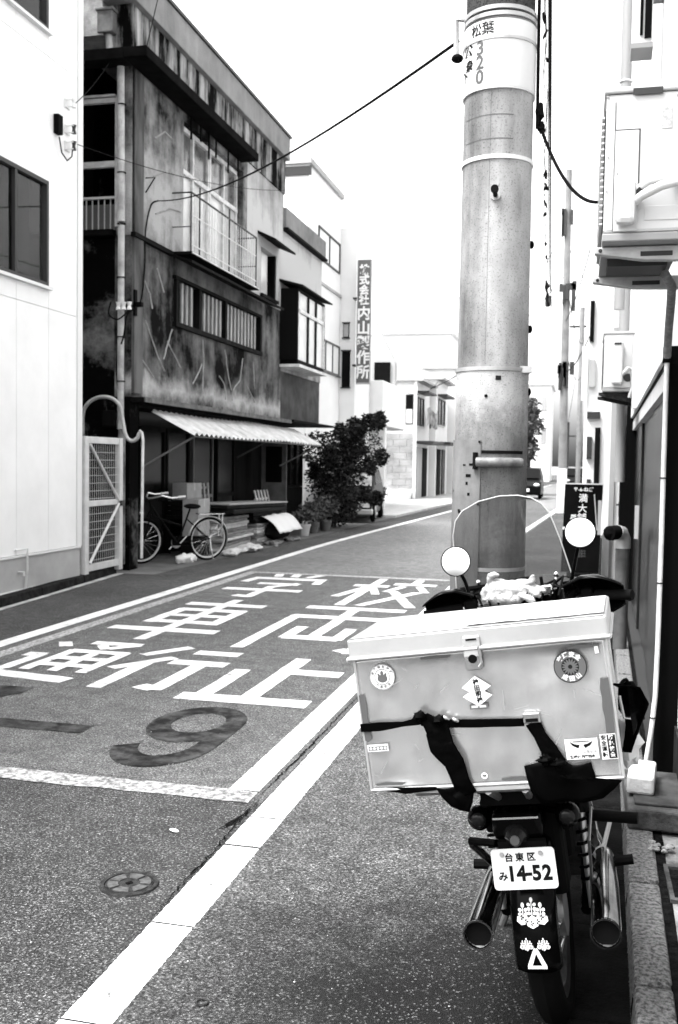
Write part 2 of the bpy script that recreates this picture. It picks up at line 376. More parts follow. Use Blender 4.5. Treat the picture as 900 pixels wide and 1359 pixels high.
glyph([((.05, .92), (.18, .80), .11), hb(.0, .20, .56, .15), vb(.16, .22, .58, .10), ((.16, .24), (.02, .08), .10), ((.12, .13), (1.0, .06), .17), hb(.36, .92, .94, .14), ((.90, .94), (.66, .80), .10), ((.52, .88), (.66, .78), .09),
       hb(.34, .98, .70, .13), vb(.37, .22, .72, .09), vb(.95, .22, .72, .09), hb(.36, .96, .52, .12), hb(.36, .96, .36, .12), vb(.66, .22, .72, .09)], -4.20, -3.42, 6.12, 7.66, 'road_white')
glyph([((.36, 1.0), (.04, .74), .11), ((.40, .72), (.02, .40), .11), vb(.24, .0, .56, .115), hb(.50, .96, .88, .17), hb(.44, 1.0, .62, .17), vb(.76, .03, .62, .12), ((.76, .05), (.58, .09), .14)], -3.35, -2.55, 6.08, 7.62, 'road_white')
glyph([vb(.52, .08, 1.0, .125), hb(.55, 1.0, .68, .18), vb(.16, .08, .66, .12), hb(.0, 1.0, .08, .19)], -2.52, -1.64, 5.92, 7.45, 'road_white')
def ring_pts(cx, cy, rx, ry, a0, a1, n=22): return [(cx + rx * math.cos(a0 + (a1 - a0) * i / n), cy + ry * math.sin(a0 + (a1 - a0) * i / n)) for i in range(n + 1)]
def band(outer, inner, z, name, m):
    n = len(outer); mb = MB().add([(x, y, z) for x, y in outer] + [(x, y, z) for x, y in inner], [(i, i + 1, n + i + 1, n + i) for i in range(n - 1)])
    return ob(name, mb, MATS[m], road)
# the dark numerals 7 - 9
o9 = ring_pts(-2.14, 5.42, .275, .40, R(0), R(360), 30) ; i9 = ring_pts(-2.14, 5.44, .15, .22, R(0), R(360), 30)
tail_o = ring_pts(-2.14, 4.98, .275, .42, R(-165), R(0), 16) + ring_pts(-2.14, 5.42, .275, .40, R(0), R(90), 8); tail_i = ring_pts(-2.14, 5.02, .15, .26, R(-165), R(0), 16) + ring_pts(-2.14, 5.44, .15, .22, R(0), R(90), 8)
n9 = MB()
def addband(mb, outer, inner, z):
    n = len(outer); mb.add([(x, y, z) for x, y in outer] + [(x, y, z) for x, y in inner], [(i, i + 1, n + i + 1, n + i) for i in range(n - 1)])
addband(n9, o9, i9, .0050); addband(n9, tail_o, tail_i, .0053)
ob('painted_numeral', n9, MATS['road_black'], road, label='dark overpainted nine at the near end of the zone')
ob('painted_numeral', MB().add([(-3.30, 5.03, .005), (-2.69, 5.03, .005), (-2.69, 5.20, .005), (-3.30, 5.20, .005)], [(0, 1, 2, 3)]), MATS['road_black'], road)
glyph([((0.0, .93), (1.0, .93), .20), ((.88, .95), (.35, .0), .14)], -4.15, -3.52, 4.6, 5.95, 'road_black', 'painted_numeral')

# ---- cracks and a broken seam beside the edge line
def crack(pts, w, seed):
    rn = random.Random(seed); mb = MB(); line = []
    for (a, b), (a2, b2) in zip(pts[:-1], pts[1:]):
        k = max(2, int(math.hypot(a2 - a, b2 - b) / .025))
        for i in range(k): t = i / k; line.append((a + (a2 - a) * t + rn.uniform(-.008, .008), b + (b2 - b) * t + rn.uniform(-.008, .008)))
    line.append(pts[-1]); vs = []
    for i, (x, y) in enumerate(line):
        e = w * rn.uniform(.2, 1.0) * min(1, 4 * i / len(line), 4 * (len(line) - 1 - i) / len(line)) + .0006
        vs += [(x - e, y, .0062), (x + e, y + e * .5, .0062)]
    return ob('road_crack', mb.add(vs, [(2 * i, 2 * i + 1, 2 * i + 3, 2 * i + 2) for i in range(len(line) - 1)]), MATS['dirt'], road)
crack([(-1.365, 3.05), (-1.368, 3.6), (-1.38, 3.95), (-1.385, 4.3)], .005, 1); crack([(-1.43, 3.86), (-1.395, 4.02), (-1.38, 4.16)], .016, 2); crack([(-1.40, 4.2), (-1.385, 5.2), (-1.385, 6.6)], .006, 3)

crack([(-1.55, 4.40), (-1.95, 4.39), (-2.4, 4.40), (-3.0, 4.40)], .004, 7); crack([(-2.6, 3.2), (-2.45, 3.5), (-2.5, 3.8)], .003, 9)
# ---- left pavement with kerb stones
def kx(y): return -5.70 if y < 9 else -5.70 - .10 * (y - 9)
pave = ob('pavement', MB().prism([(-9.5, -6), (kx(0) - .15, -6), (kx(9) - .15, 9.0), (kx(12.3) - .15, 12.3), (-9.5, 12.3)], -.02, .085), mat('pavement_concrete', .42, .9, var=.25, scale=3, bump=.3), kind='structure')
ys = [8.75, 10.0, 11.2, 12.3]
for y0, y1 in zip(ys[:-1], ys[1:]):
    ob('kerb_stone', MB().add([(kx(y0) - .148, y0 + .012, -.02), (kx(y0), y0 + .012, -.02), (kx(y1), y1 - .012, -.02), (kx(y1) - .148, y1 - .012, -.02)] + [(kx(y0) - .148, y0 + .012, .094), (kx(y0) - .015, y0 + .012, .094), (kx(y1) - .015, y1 - .012, .094), (kx(y1) - .148, y1 - .012, .094)],
       [(0, 1, 2, 3), (7, 6, 5, 4), (0, 4, 5, 1), (1, 5, 6, 2), (2, 6, 7, 3), (3, 7, 4, 0)]), mat('kerb_left', .020, .9, v2=.004, scale=9, spec=.05), pave, bevel=.01)
ob('gutter_edge', MB().add([(kx(8.5), 8.5, .0042), (kx(8.5) + .1, 8.5, .0042), (kx(12.3) + .1, 12.3, .0042), (kx(12.3), 12.3, .0042)], [(0, 1, 2, 3)]), MATS['concrete'], pave)
forecourt = ob('forecourt', MB().add([(-6.9, 12.3, .004), (-5.5, 12.3, .004), (-5.35, 17, .004), (-5.0, 30, .004), (-4.6, 60, .004), (-20, 60, .004), (-20, 12.3, .004)], [(0, 1, 2, 3, 4, 5, 6)]), mat('old_concrete', .07, .9, var=.4, scale=2.2, bump=.4), kind='structure')
side_walk = ob('side_pavement', MB().prism([(-9, 27.5), (-5.0, 27.5), (-4.45, 45), (-3.6, 75), (-9, 75)], .006, .07), mat('far_pavement', .36, .9, var=.2, scale=3), kind='structure')
# ---- right-hand kerb and apron
apron = ob('right_apron', MB().prism([(wx(-3, .24), -3), (wx(30, .24), 30), (12, 30), (12, -3)], -.02, .085), mat('apron_concrete', .30, .9, v2=.06, scale=6, bump=.5), kind='structure')
for k in range(14):
    y0 = .72 + .72 * k; y1 = y0 + .690
    mb = MB(); x = lambda y, a: wx(y, a)
    mb.add([(x(y0, .113), y0, -.02), (x(y0, .225), y0, -.02), (x(y1, .225), y1, -.02), (x(y1, .113), y1, -.02), (x(y0, .121), y0, .10), (x(y0, .225), y0, .10), (x(y1, .225), y1, .10), (x(y1, .121), y1, .10)],
           [(3, 2, 1, 0), (4, 5, 6, 7), (0, 1, 5, 4), (1, 2, 6, 5), (2, 3, 7, 6), (3, 0, 4, 7)])
    ob('kerb_stone', mb, MATS['kerb'], apron, bevel=.012)
for k in range(15):
    y = .72 + .72 * k - .015; ob('joint_gap', MB().add([(wx(y, .114), y - .006, -.01), (wx(y, .222), y - .006, -.01), (wx(y, .222), y + .030, -.01), (wx(y, .114), y + .030, -.01)] + [(wx(y, .118), y - .006, .04), (wx(y, .222), y - .006, .04), (wx(y, .222), y + .030, .04), (wx(y, .118), y + .030, .04)], [(3, 2, 1, 0), (4, 5, 6, 7), (0, 1, 5, 4), (1, 2, 6, 5), (2, 3, 7, 6), (3, 0, 4, 7)]), MATS['dirt'], apron)
ob('joint_dirt', strip(MB(), lambda y: wx(y, .222), lambda y: wx(y, .262), -1, 10, .0885, 40, .006), MATS['dirt'], apron)
# ---- manhole cover, ring and litter on the asphalt
mh = thing('manhole_cover', 'small round cast iron manhole cover beside the white edge line', 'manhole cover', (-1.555, 3.28, 0))
ob('rim', MB().lathe([(.088, .001), (.090, .007), (.105, .007), (.108, .001)], (-1.555, 3.28, 0), n=40), mat('cast_iron', .030, .55, .4, var=.5, scale=40, bump=.4, bscale=150), mh, smooth=True)
ob('lid', MB().lathe([(0, .005), (.086, .005), (.087, .001)], (-1.555, 3.28, 0), n=40), MATS['cast_iron'], mh)
for k in range(6):
    a0 = k * math.pi / 3 + .12; a1 = a0 + .8
    o_ = [(-1.555 + .078 * math.cos(a0 + (a1 - a0) * i / 6), 3.28 + .078 * math.sin(a0 + (a1 - a0) * i / 6)) for i in range(7)]
    i_ = [(-1.555 + .040 * math.cos(a1 - (a1 - a0) * i / 6), 3.28 + .040 * math.sin(a1 - (a1 - a0) * i / 6)) for i in range(7)]
    ob('raised_pad', MB().prism(o_ + i_, .0051, .009), mat('iron_worn', .055, .6, .2, var=.5, scale=60), mh)
ob('keyhole', MB().box(-1.567, -1.543, 3.272, 3.288, .0055, .0085, rot=(0, 0, .9)), MATS['dirt'], mh)
ob('metal_ring', MB().torus((-1.005, 2.60, .006), .017, .003, 'z', 20, 6), MATS['cast_iron'], label='thin dark ring lying on the shoulder', cat='ring')
stones = MB()
for k in range(60):
    x, y = random.uniform(-2.6, -.2), random.uniform(2.3, 5.5); s_ = random.uniform(.002, .0045)
    stones.ell((x, y, .004 + s_ * .4), s_, s_ * random.uniform(.7, 1.2), s_ * .6, 5, 4)
ob('gravel', stones, mat('pebble', .30, .8, var=.3, scale=60), kind='stuff', label='loose bright grit scattered over the asphalt', cat='gravel')
for k, (x, y, s_) in enumerate(((-1.60, 3.80, .022), (-.77, 2.48, .03), (-.70, 2.44, .022))):
    ob('leaf_scrap', MB().ell((x, y, .009), s_, s_ * .7, .005, 8, 4, (0, .2, k)), mat('scrap', .5, .8), label=('small pale scrap beyond the manhole cover', 'larger pale scrap at the bottom edge of the shoulder', 'smaller pale scrap beside the one at the bottom edge')[k], cat='litter')
# ================================================================== LEFT SIDE
mat('white_siding', .72, .5, var=.05, scale=1.5); mat('white_trim', .62, .5); mat('pale_base', .30, .8, var=.10, scale=2)
mat('alu', .55, .4, .6); mat('alu_dark', .03, .5, .2, spec=.2); mat('black', .002, .8, spec=.05); mat('black_gloss', .003, .2); mat('rubber', .003, .85, spec=.05)
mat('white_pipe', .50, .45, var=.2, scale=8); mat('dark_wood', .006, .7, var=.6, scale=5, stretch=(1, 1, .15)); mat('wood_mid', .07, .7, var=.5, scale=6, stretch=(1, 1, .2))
mat('curtain', .42, .9, v2=.01, scale=9, stretch=(1, 1, .04), lo=.46, hi=.54); mat('void', .001, .95, spec=.02)
mat('glass_dark', .004, .25, 0, spec=.04); mat('glass_sky', .16, .15, 0, v2=.02, scale=2.0, spec=.5); mat('glass_frost', .46, .25, var=.15, scale=2)
mat('cable', .003, .8, spec=.05)
X0 = -6.0
# ---- white metal-clad building, front on the street
wb = thing('white_building', 'white panel clad building at the left edge of the street', 'building', (-8.5, 6, .06))
ob('wall', MB().box(-14, X0 - .025, 0.5, 11.235, .06, 10.5), MATS['pale_base'], wb)
ob('base_band', MB().box(X0 - .024, X0 + .004, .5, 11.2, .06, .44), mat('base_grey', .33, .8, var=.12, scale=2), wb)
ob('base_flashing', MB().box(X0 - .024, X0 + .022, .5, 11.2, .442, .462), MATS['white_trim'], wb)
ob('corner_trim', MB().box(X0 - .024, X0 + .012, 11.12, 11.24, .463, 10.5), MATS['white_trim'], wb)
wins = [(8.98, 10.41, 3.50, 4.69), (8.98, 10.40, 6.36, 7.60)]
cols = [11.115, 10.455, 9.775, 9.095, 8.415, 7.735, 7.055, 6.375, 5.695]; rows = [.466, 3.26, 6.10, 10.5]
for y1, y0 in zip(cols[:-1], cols[1:]):
    for z0, z1 in zip(rows[:-1], rows[1:]):
        segs = [(y0, y1, z0, z1)]
        for (a, b, c, d) in wins:
            new = []
            for (p, q, r_, s_) in segs:
                if q <= a or p >= b or s_ <= c or r_ >= d: new.append((p, q, r_, s_)); continue
                if r_ < c: new.append((p, q, r_, c))
                if s_ > d: new.append((p, q, d, s_))
                if p < a: new.append((p, a, max(r_, c), min(s_, d)))
                if q > b: new.append((b, q, max(r_, c), min(s_, d)))
            segs = new
        for (p, q, r_, s_) in segs:
            if q - p > .02: ob('panel', MB().box(X0 - .024, X0, p + .003, q - .003, r_ + .003, s_ - .003), MATS['white_siding'], wb)
def window(parent, x, y0, y1, z0, z1, nx=2, frame='alu_dark', glass='glass_dark', sill=True, cur=True, depth=.03, muls=None, cross=()):
    w = ob('window', MB().box(x - .06, x - .05, y0, y1, z0, z1), MATS['void'] if not cur else MATS['curtain'], parent)
    f = MB(); t = .045
    f.box(x - .04, x + depth, y0, y0 + t, z0, z1).box(x - .04, x + depth, y1 - t, y1, z0, z1).box(x - .04, x + depth, y0 + t, y1 - t, z0, z0 + t).box(x - .04, x + depth, y0 + t, y1 - t, z1 - t, z1)
    ob('frame', f, MATS[frame], w)
    ms = muls if muls is not None else [y0 + (y1 - y0) * i / nx for i in range(1, nx)]
    for q in ms: ob('mullion', MB().box(x - .035, x + depth - .006, q - .022, q + .022, z0 + t, z1 - t), MATS[frame], w)
    for q in cross: ob('transom', MB().box(x - .034, x + depth - .008, y0 + t, y1 - t, q - .02, q + .02), MATS[frame], w)
    e = [y0 + t] + [m_ for m_ in ms] + [y1 - t]
    for a, b in zip(e[:-1], e[1:]): ob('pane', MB().box(x - .022, x - .016, a + .01, b - .01, z0 + t, z1 - t), MATS[glass], w)
    if sill: ob('sill', MB().box(x - .02, x + depth + .03, y0 - .05, y1 + .05, z0 - .035, z0 - .002), MATS[frame if frame != 'alu_dark' else 'alu'], w)
    return w
clear_mat('window_clear', .62, 1.3)
for (a, b, c, d) in wins:
    window(wb, X0, a, b, c, d, muls=[9.74], glass='window_clear')
ob('tap_pipe', MB().tube([(X0 + .02, 9.72, .53), (X0 + .05, 9.92, .53), (X0 + .05, 9.92, .30), (X0 + .02, 9.92, .06)], .011, 8), MATS['white_pipe'], wb)
ob('tap', MB().tube([(X0 + .01, 9.80, .28), (X0 + .08, 9.80, .28), (X0 + .08, 9.80, .24)], .012, 8), MATS['alu'], wb)
for z in (5.71, 5.41, 5.22):
    br = ob('cable_bracket', MB().box(X0 + .001, X0 + .02, 10.80, 10.92, z - .05, z + .05).box(X0 + .02, X0 + .11, 10.81, 10.825, z + .03, z + .04).box(X0 + .02, X0 + .11, 10.81, 10.825, z - .05, z - .04), MATS['white_trim'], wb)
    ob('insulator', MB().lathe([(.0, -.05), (.03, -.05), (.018, 0), (.03, .05), (0, .05)], (X0 + .10, 10.85, z), n=12), MATS['alu_dark' if z < 5.6 else 'white_trim'], br)
ob('junction_box', MB().box(X0 + .001, X0 + .07, 10.55, 10.66, 5.28, 5.50), MATS['black'], wb, bevel=.01)
ob('wall_cable', MB().tube([(X0 + .05, 10.60, 5.25), (X0 + .06, 10.64, 5.08), (X0 + .07, 10.75, 5.02), (X0 + .07, 10.86, 5.1), (X0 + .08, 10.86, 5.22)], .008, 6), MATS['cable'], wb)

# ---- wire mesh gate across the alley
gt = thing('mesh_gate', 'white framed wire mesh gate closing the narrow alley', 'gate', (X0, 11.8, .06))
gy0, gy1, gz0, gz1 = 11.28, 12.32, .12, 1.82
mat('gate_paint', .46, .5, var=.12, scale=6)
for a, b in ((gy0, gy0 + .09), (gy1 - .09, gy1)): ob('post', MB().box(X0 - .04, X0 + .04, a, b, .06, gz1), MATS['gate_paint'], gt, bevel=.006)
for z in (gz0, .94, gz1 - .085): ob('rail', MB().box(X0 - .025, X0 + .025, gy0 + .092, gy1 - .092, z, z + (.085 if z != .94 else .07)), MATS['gate_paint'], gt, bevel=.005)
for p, q in (((gy0 + .13, 1.72), (gy1 - .10, .99)), ((gy0 + .13, .22), (gy1 - .10, .95))):
    ob('brace', MB().tube([(X0 + .03, p[0], p[1]), (X0 + .03, q[0], q[1])], .018, 8), MATS['gate_paint'], gt, smooth=True)
wm = MB()
y = gy0 + .13
while y < gy1 - .10: wm.tube([(X0, y, gz0 + .08), (X0, y, gz1 - .08)], .004, 4); y += .058
z = gz0 + .13
while z < gz1 - .1: wm.tube([(X0 + .004, gy0 + .09, z), (X0 + .004, gy1 - .09, z)], .004, 4); z += .098
ob('wire_mesh', wm, mat('mesh_wire', .30, .6), gt, kind='stuff')
ob('latch', MB().box(X0 + .03, X0 + .075, gy1 - .10, gy1 - .02, .92, .99), MATS['alu_dark'], gt)

# ---- old three-storey rendered building
stucco_mat('render_upper', .006, .34, 4.2, 6.0, .24, .44, .70, .30, .7, 1.2)
stucco_mat('render_light', .05, .42, 4.4, 6.8, .20, .30, .62, .45)
stucco_mat('render_lower', .006, .38, 2.38, 2.80, .30, .42, .86, .30, .7, .55)
stucco_mat('parapet', .003, .34, 6.5, 6.51, 0, .455, .59, .72)
stucco_mat('fascia', .10, .26, 7.0, 7.01, 0, .25, .7, .3)
stucco_mat('side_render', .002, .30, 2.6, 3.9, .26, .56, .88, .2)
tb = thing('old_building', 'stained three storey rendered house with balcony window and slatted window', 'building', (-9, 16.2, .004))
YC, YE = 12.66, 19.66
bigw = (14.42, 17.18, 4.66, 6.70); slw = (14.12, 18.2, 3.61, 4.26); smw = (18.24, 19.24, 4.74, 5.62)
def wall_with_holes(name, x0, x1, y0, y1, z0, z1, holes, m, parent):
    """wall slab (front face x1) cut in strips round its openings, one mesh"""
    yy = sorted({y0, y1, *[h[0] for h in holes], *[h[1] for h in holes]}); zz = sorted({z0, z1, *[h[2] for h in holes], *[h[3] for h in holes]})
    mb = MB(); idx = {}
    solid = lambda i, j: 0 <= i < len(yy) - 1 and 0 <= j < len(zz) - 1 and not any(h[0] <= (yy[i] + yy[i + 1]) / 2 <= h[1] and h[2] <= (zz[j] + zz[j + 1]) / 2 <= h[3] for h in holes)
    def V(x, a, b):
        k = (x, a, b)
        if k not in idx: idx[k] = len(mb.v); mb.v.append(k)
        return idx[k]
    for i in range(len(yy) - 1):
        for j in range(len(zz) - 1):
            if not solid(i, j): continue
            a, b, c, d = yy[i], yy[i + 1], zz[j], zz[j + 1]
            mb.f.append((V(x1, a, c), V(x1, b, c), V(x1, b, d), V(x1, a, d))); mb.f.append((V(x0, a, d), V(x0, b, d), V(x0, b, c), V(x0, a, c)))
            for (di, dj, e) in ((-1, 0, (a, c, a, d)), (1, 0, (b, d, b, c)), (0, -1, (b, c, a, c)), (0, 1, (a, d, b, d))):
                if not solid(i + di, j + dj): mb.f.append((V(x1, e[0], e[1]), V(x1, e[2], e[3]), V(x0, e[2], e[3]), V(x0, e[0], e[1])))
    return ob(name, mb, m, parent)
wall_with_holes('upper_wall', X0 - .25, X0, YC + .02, 17.4, 4.60, 6.95, [bigw], MATS['render_upper'], tb)
wall_with_holes('upper_wall', X0 - .25, X0 - .002, 17.4, YE, 4.60, 7.05, [smw], MATS['render_light'], tb)
wall_with_holes('lower_wall', X0 - .27, X0 - .02, YC + .02, YE, 2.40, 4.598, [slw], MATS['render_lower'], tb)
ob('corner_post', MB().box(X0 - .27, X0 - .03, YC, YC + .28, .004, 2.398), MATS['side_render'], tb)
ob('corner_strip', MB().box(X0 - .02, X0 + .02, YC + .02, YC + .30, 2.45, 6.93), mat('corner_render', .09, .9, v2=.004, scale=3, stretch=(1, 1, .3)), tb)
# parapet, fascia and canopy slab under it
ob('parapet', MB().box(X0 - .30, X0 + .03, YC - .10, YE, 6.952, 7.62), MATS['parapet'], tb)
ob('fascia', MB().box(X0 - .35, X0 + .12, YC - .35, YE + .02, 7.622, 8.06), MATS['fascia'], tb, bevel=.01)
ob('roof_cap', MB().box(X0 - .45, X0 + .15, YC - .38, YE + .05, 8.062, 8.11), MATS['alu_dark'], tb)
ob('roof', MB().box(-13.5, X0 - .36, YC - .2, YE, 7.2, 7.95), MATS['concrete'], tb)
ob('canopy_slab', MB().box(X0 + .031, X0 + .36, YC - .38, 16.95, 6.80, 6.94), mat('slab_dark', .003, .9, var=.6, scale=5, spec=.03), tb, bevel=.01)
ob('canopy_slab', MB().box(-7.2, X0 + .03, YC - .38, YC - .11, 6.80, 6.94), MATS['slab_dark'], tb)
ob('flashing', MB().box(X0 - .02, X0 + .05, YC - .02, 14.0, 4.57, 4.63), mat('flashing_dark', .004, .8, spec=.05), tb)
ob('back_mass', MB().box(-13.5, X0 - .9, YC + .35, YE - .02, 2.42, 7.19), MATS['side_render'], tb)
ob('side_wall', MB().box(-9.5, X0 - .272, YC, YC + .2, .004, 4.55), MATS['side_render'], tb)
ob('side_wall', MB().box(-9.5, X0 - .75, YC + .3, YC + .34, 4.6, 7.19), MATS['void'], tb)
ob('floor_slab', MB().box(X0 - 1.2, X0 - .252, YC + .03, YE - .3, 2.30, 2.42), MATS['dark_wood'], tb)
# big window with white-painted sashes
bw_ = ob('window', MB().box(X0 - .245, X0 - .235, *bigw), MATS['glass_frost'], tb, label='wide bright balcony window')
fr = MB()
for z in (bigw[2], 5.98, bigw[3] - .07): fr.box(X0 - .20, X0 - .10, bigw[0] + .01, bigw[1] - .01, z, z + .07)
for q in (14.43, 15.05, 15.72, 15.80, 16.45, 17.11): fr.box(X0 - .195, X0 - .105, q, q + .055, bigw[2] + .07, bigw[3] - .07)
ob('frame', fr, mat('old_white_paint', .50, .6, var=.25, scale=7), bw_)
e = [14.485, 15.05, 15.72, 16.45, 17.11]
for a, b in zip(e[:-1], e[1:]):
    ob('pane', MB().box(X0 - .155, X0 - .15, a + .055, b, bigw[2] + .07, 5.98), MATS['glass_frost'], bw_)
    ob('pane', MB().box(X0 - .155, X0 - .15, a + .055, b, 6.05, bigw[3] - .07), MATS['glass_sky'], bw_)
for q in (15.35, 16.75): ob('sash_bar', MB().box(X0 - .115, X0 - .095, q, q + .03, 4.75, 5.95), MATS['alu_dark'], bw_)
for q, l_ in ((14.55, .34), (14.95, .25), (15.30, .42), (15.62, .3), (16.2, .38), (16.7, .30)): ob('roof_stay', MB().box(X0 + .05, X0 + .07, q, q + .04, 6.80 - l_, 6.80), MATS['slab_dark'], tb)
# balcony rail
rl = ob('balcony_rail', MB().tube([(X0 + .30, 14.0, 5.50), (X0 + .30, 17.05, 5.50)], .016, 8), MATS['alu_dark'], tb)
ob('rail_bar', MB().tube([(X0 + .30, 14.0, 5.18), (X0 + .30, 17.05, 5.18)], .008, 6), MATS['alu'], rl)
ob('rail_bar', MB().tube([(X0 + .30, 14.0, 4.74), (X0 + .30, 17.05, 4.74)], .01, 6), MATS['alu'], rl)
for k in range(26):
    q = 14.02 + k * .121; ob('baluster', MB().tube([(X0 + .30, q, 4.66), (X0 + .30, q, 5.49)], .006, 5), MATS['white_pipe'], rl)
for q in (14.0, 17.05):
    ob('rail_end', MB().tube([(X0 + .30, q, 5.50), (X0 - .05, q, 5.50)], .012, 6).tube([(X0 + .30, q, 5.0), (X0 - .05, q, 5.0)], .008, 6).tube([(X0 + .30, q, 4.60), (X0 + .30, q, 5.50)], .012, 6), MATS['alu_dark'], rl)
ob('balcony_floor', MB().box(X0 + .001, X0 + .34, 13.95, 17.1, 4.585, 4.63), MATS['flashing_dark'], tb)
ob('balcony_edge', MB().box(X0 + .341, X0 + .35, 13.95, 17.1, 4.60, 4.622), MATS['old_white_paint'], tb)
ob('window_hood', MB().prism([(X0 - .01, 4.58), (X0 + .42, 4.42), (X0 + .42, 4.46), (X0 + .001, 4.582)], 13.75, 18.4, map_=lambda u, w, h: (u, h, w)), MATS['flashing_dark'], tb)
# slatted window
sw = ob('window', MB().box(X0 - .24, X0 - .23, *slw), MATS['void'], tb, label='long window behind vertical slats')
ob('frame', MB().box(X0 - .06, X0 + .05, slw[0] - .05, slw[1] + .05, slw[2] - .06, slw[2] + .01).box(X0 - .06, X0 + .04, slw[0] - .05, slw[1] + .05, slw[3], slw[3] + .05), MATS['dark_wood'], sw)
for q in (14.12, 15.05, 16.25, 18.17): ob('post', MB().box(X0 - .08, X0 + .03, q, q + .09, slw[2] + .012, slw[3] - .002), MATS['dark_wood'], sw)
q = 14.25
mat('slat_paint', .26, .7, var=.3, scale=8, stretch=(1, 1, .3))
while q < 18.05:
    if not any(abs(q - p) < .12 for p in (15.09, 16.29)): ob('slat', MB().box(X0 - .05, X0 - .02, q, q + .078, slw[2] + .015, slw[3] - .01), MATS['slat_paint'], sw)
    q += .185
# small hooded window
sm_ = ob('window', MB().box(X0 - .20, X0 - .19, *smw), MATS['void'], tb)
ob('frame', MB().box(X0 - .18, X0 - .02, smw[0], smw[0] + .06, smw[2], smw[3]).box(X0 - .18, X0 - .02, smw[1] - .06, smw[1], smw[2], smw[3]).box(X0 - .18, X0 + .05, smw[0] - .03, smw[1] + .03, smw[2] - .06, smw[2] - .003), MATS['dark_wood'], sm_)
ob('pane', MB().box(X0 - .12, X0 - .11, 18.55, 18.97, smw[2] + .02, smw[3] - .03), MATS['glass_frost'], sm_)
ob('pane', MB().box(X0 - .15, X0 - .14, 18.98, 19.17, smw[2] + .02, smw[3] - .03), MATS['glass_dark'], sm_)
ob('hood', MB().prism([(X0 - .02, 5.82), (X0 + .36, 5.66), (X0 + .36, 5.70), (X0 - .02, 5.88)], 18.02, 19.35, map_=lambda u, w, h: (u, h, w)), MATS['flashing_dark'], sm_)
# filler lines over old cracks in the lower render
mat('filler', .24, .9, var=.3, scale=8)
cracks = [[(13.0, 4.1), (13.25, 3.9), (13.35, 3.7)], [(13.5, 4.3), (13.75, 4.0)], [(13.1, 3.5), (13.55, 3.05), (13.8, 2.85)], [(14.05, 3.5), (13.9, 3.25), (13.75, 3.02)], [(13.9, 3.3), (14.4, 2.95)], [(15.3, 3.5), (15.35, 3.15), (15.32, 2.65)],
          [(15.3, 3.1), (14.9, 2.75)], [(16.35, 3.45), (16.5, 3.1), (16.7, 2.78)], [(17.3, 3.4), (17.15, 3.0), (16.8, 2.8), (16.75, 2.6)], [(16.1, 2.98), (16.35, 2.85), (16.4, 2.6)], [(17.9, 3.4), (18.0, 2.9)], [(17.6, 2.9), (18.0, 2.65)], [(12.9, 3.0), (13.4, 2.72)]]
for c in cracks:
    pts = []
    for (a, b), (a2, b2) in zip(c[:-1], c[1:]):
        for k in range(3): t = k / 3; pts.append((X0 - .018 + random.uniform(-.001, .001), a + (a2 - a) * t + random.uniform(-.02, .02), b + (b2 - b) * t))
    pts.append((X0 - .018, *c[-1])); ob('crack_filler', MB().tube(pts, .014, 5), MATS['filler'], tb)
for c in ([(13.35, 6.1), (13.7, 6.3), (13.95, 6.28)], [(13.3, 5.55), (13.75, 5.75)], [(13.4, 5.05), (13.9, 5.25), (14.3, 5.3)]):
    ob('crack_filler', MB().tube([(X0 + .002, *q) for q in c], .014, 5), MATS['filler'], tb)
# eave over the ground floor
ob('eave', MB().box(X0 - .3, X0 + .16, YC + .02, YE + .2, 2.335, 2.395), MATS['flashing_dark'], tb)
ob('eave_edge', MB().box(X0 + .161, X0 + .175, YC + .05, YE + .2, 2.33, 2.40), mat('worn_edge', .10, .7, v2=.02, scale=7), tb)
# ground floor shop front, set back
XG = -6.62
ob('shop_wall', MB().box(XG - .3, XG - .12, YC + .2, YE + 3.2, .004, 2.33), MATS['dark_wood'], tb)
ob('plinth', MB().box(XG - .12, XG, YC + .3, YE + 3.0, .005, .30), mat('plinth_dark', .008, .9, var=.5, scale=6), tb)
def shop_door(parent, y0, y1, z0, z1, panes=2, frame='dark_wood', lower=True):
    d = ob('sliding_door', MB().box(XG - .10, XG - .085, y0, y1, z0, z1), MATS['void'], parent)
    f = MB(); t = .06
    f.box(XG - .08, XG - .02, y0, y0 + t, z0, z1).box(XG - .08, XG - .02, y1 - t, y1, z0, z1)
    for z in (z0, z0 + .55, z1 - t): f.box(XG - .079, XG - .021, y0 + t, y1 - t, z, z + t)
    ob('frame', f, MATS[frame], d)
    ob('pane', MB().box(XG - .055, XG - .05, y0 + t, y1 - t, z0 + .55 + t, z1 - t), MATS['glass_dark'], d)
    ob('pane', MB().box(XG - .055, XG - .05, y0 + t, y1 - t, z0 + t, z0 + .55), mat('shop_panel', .014, .7, var=.4, scale=4), d)
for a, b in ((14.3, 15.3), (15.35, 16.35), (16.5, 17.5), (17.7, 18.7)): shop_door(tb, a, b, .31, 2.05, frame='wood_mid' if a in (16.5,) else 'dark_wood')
ob('transom_window', MB().box(XG - .08, XG - .03, 14.3, 18.7, 2.06, 2.28), MATS['glass_dark'], tb)
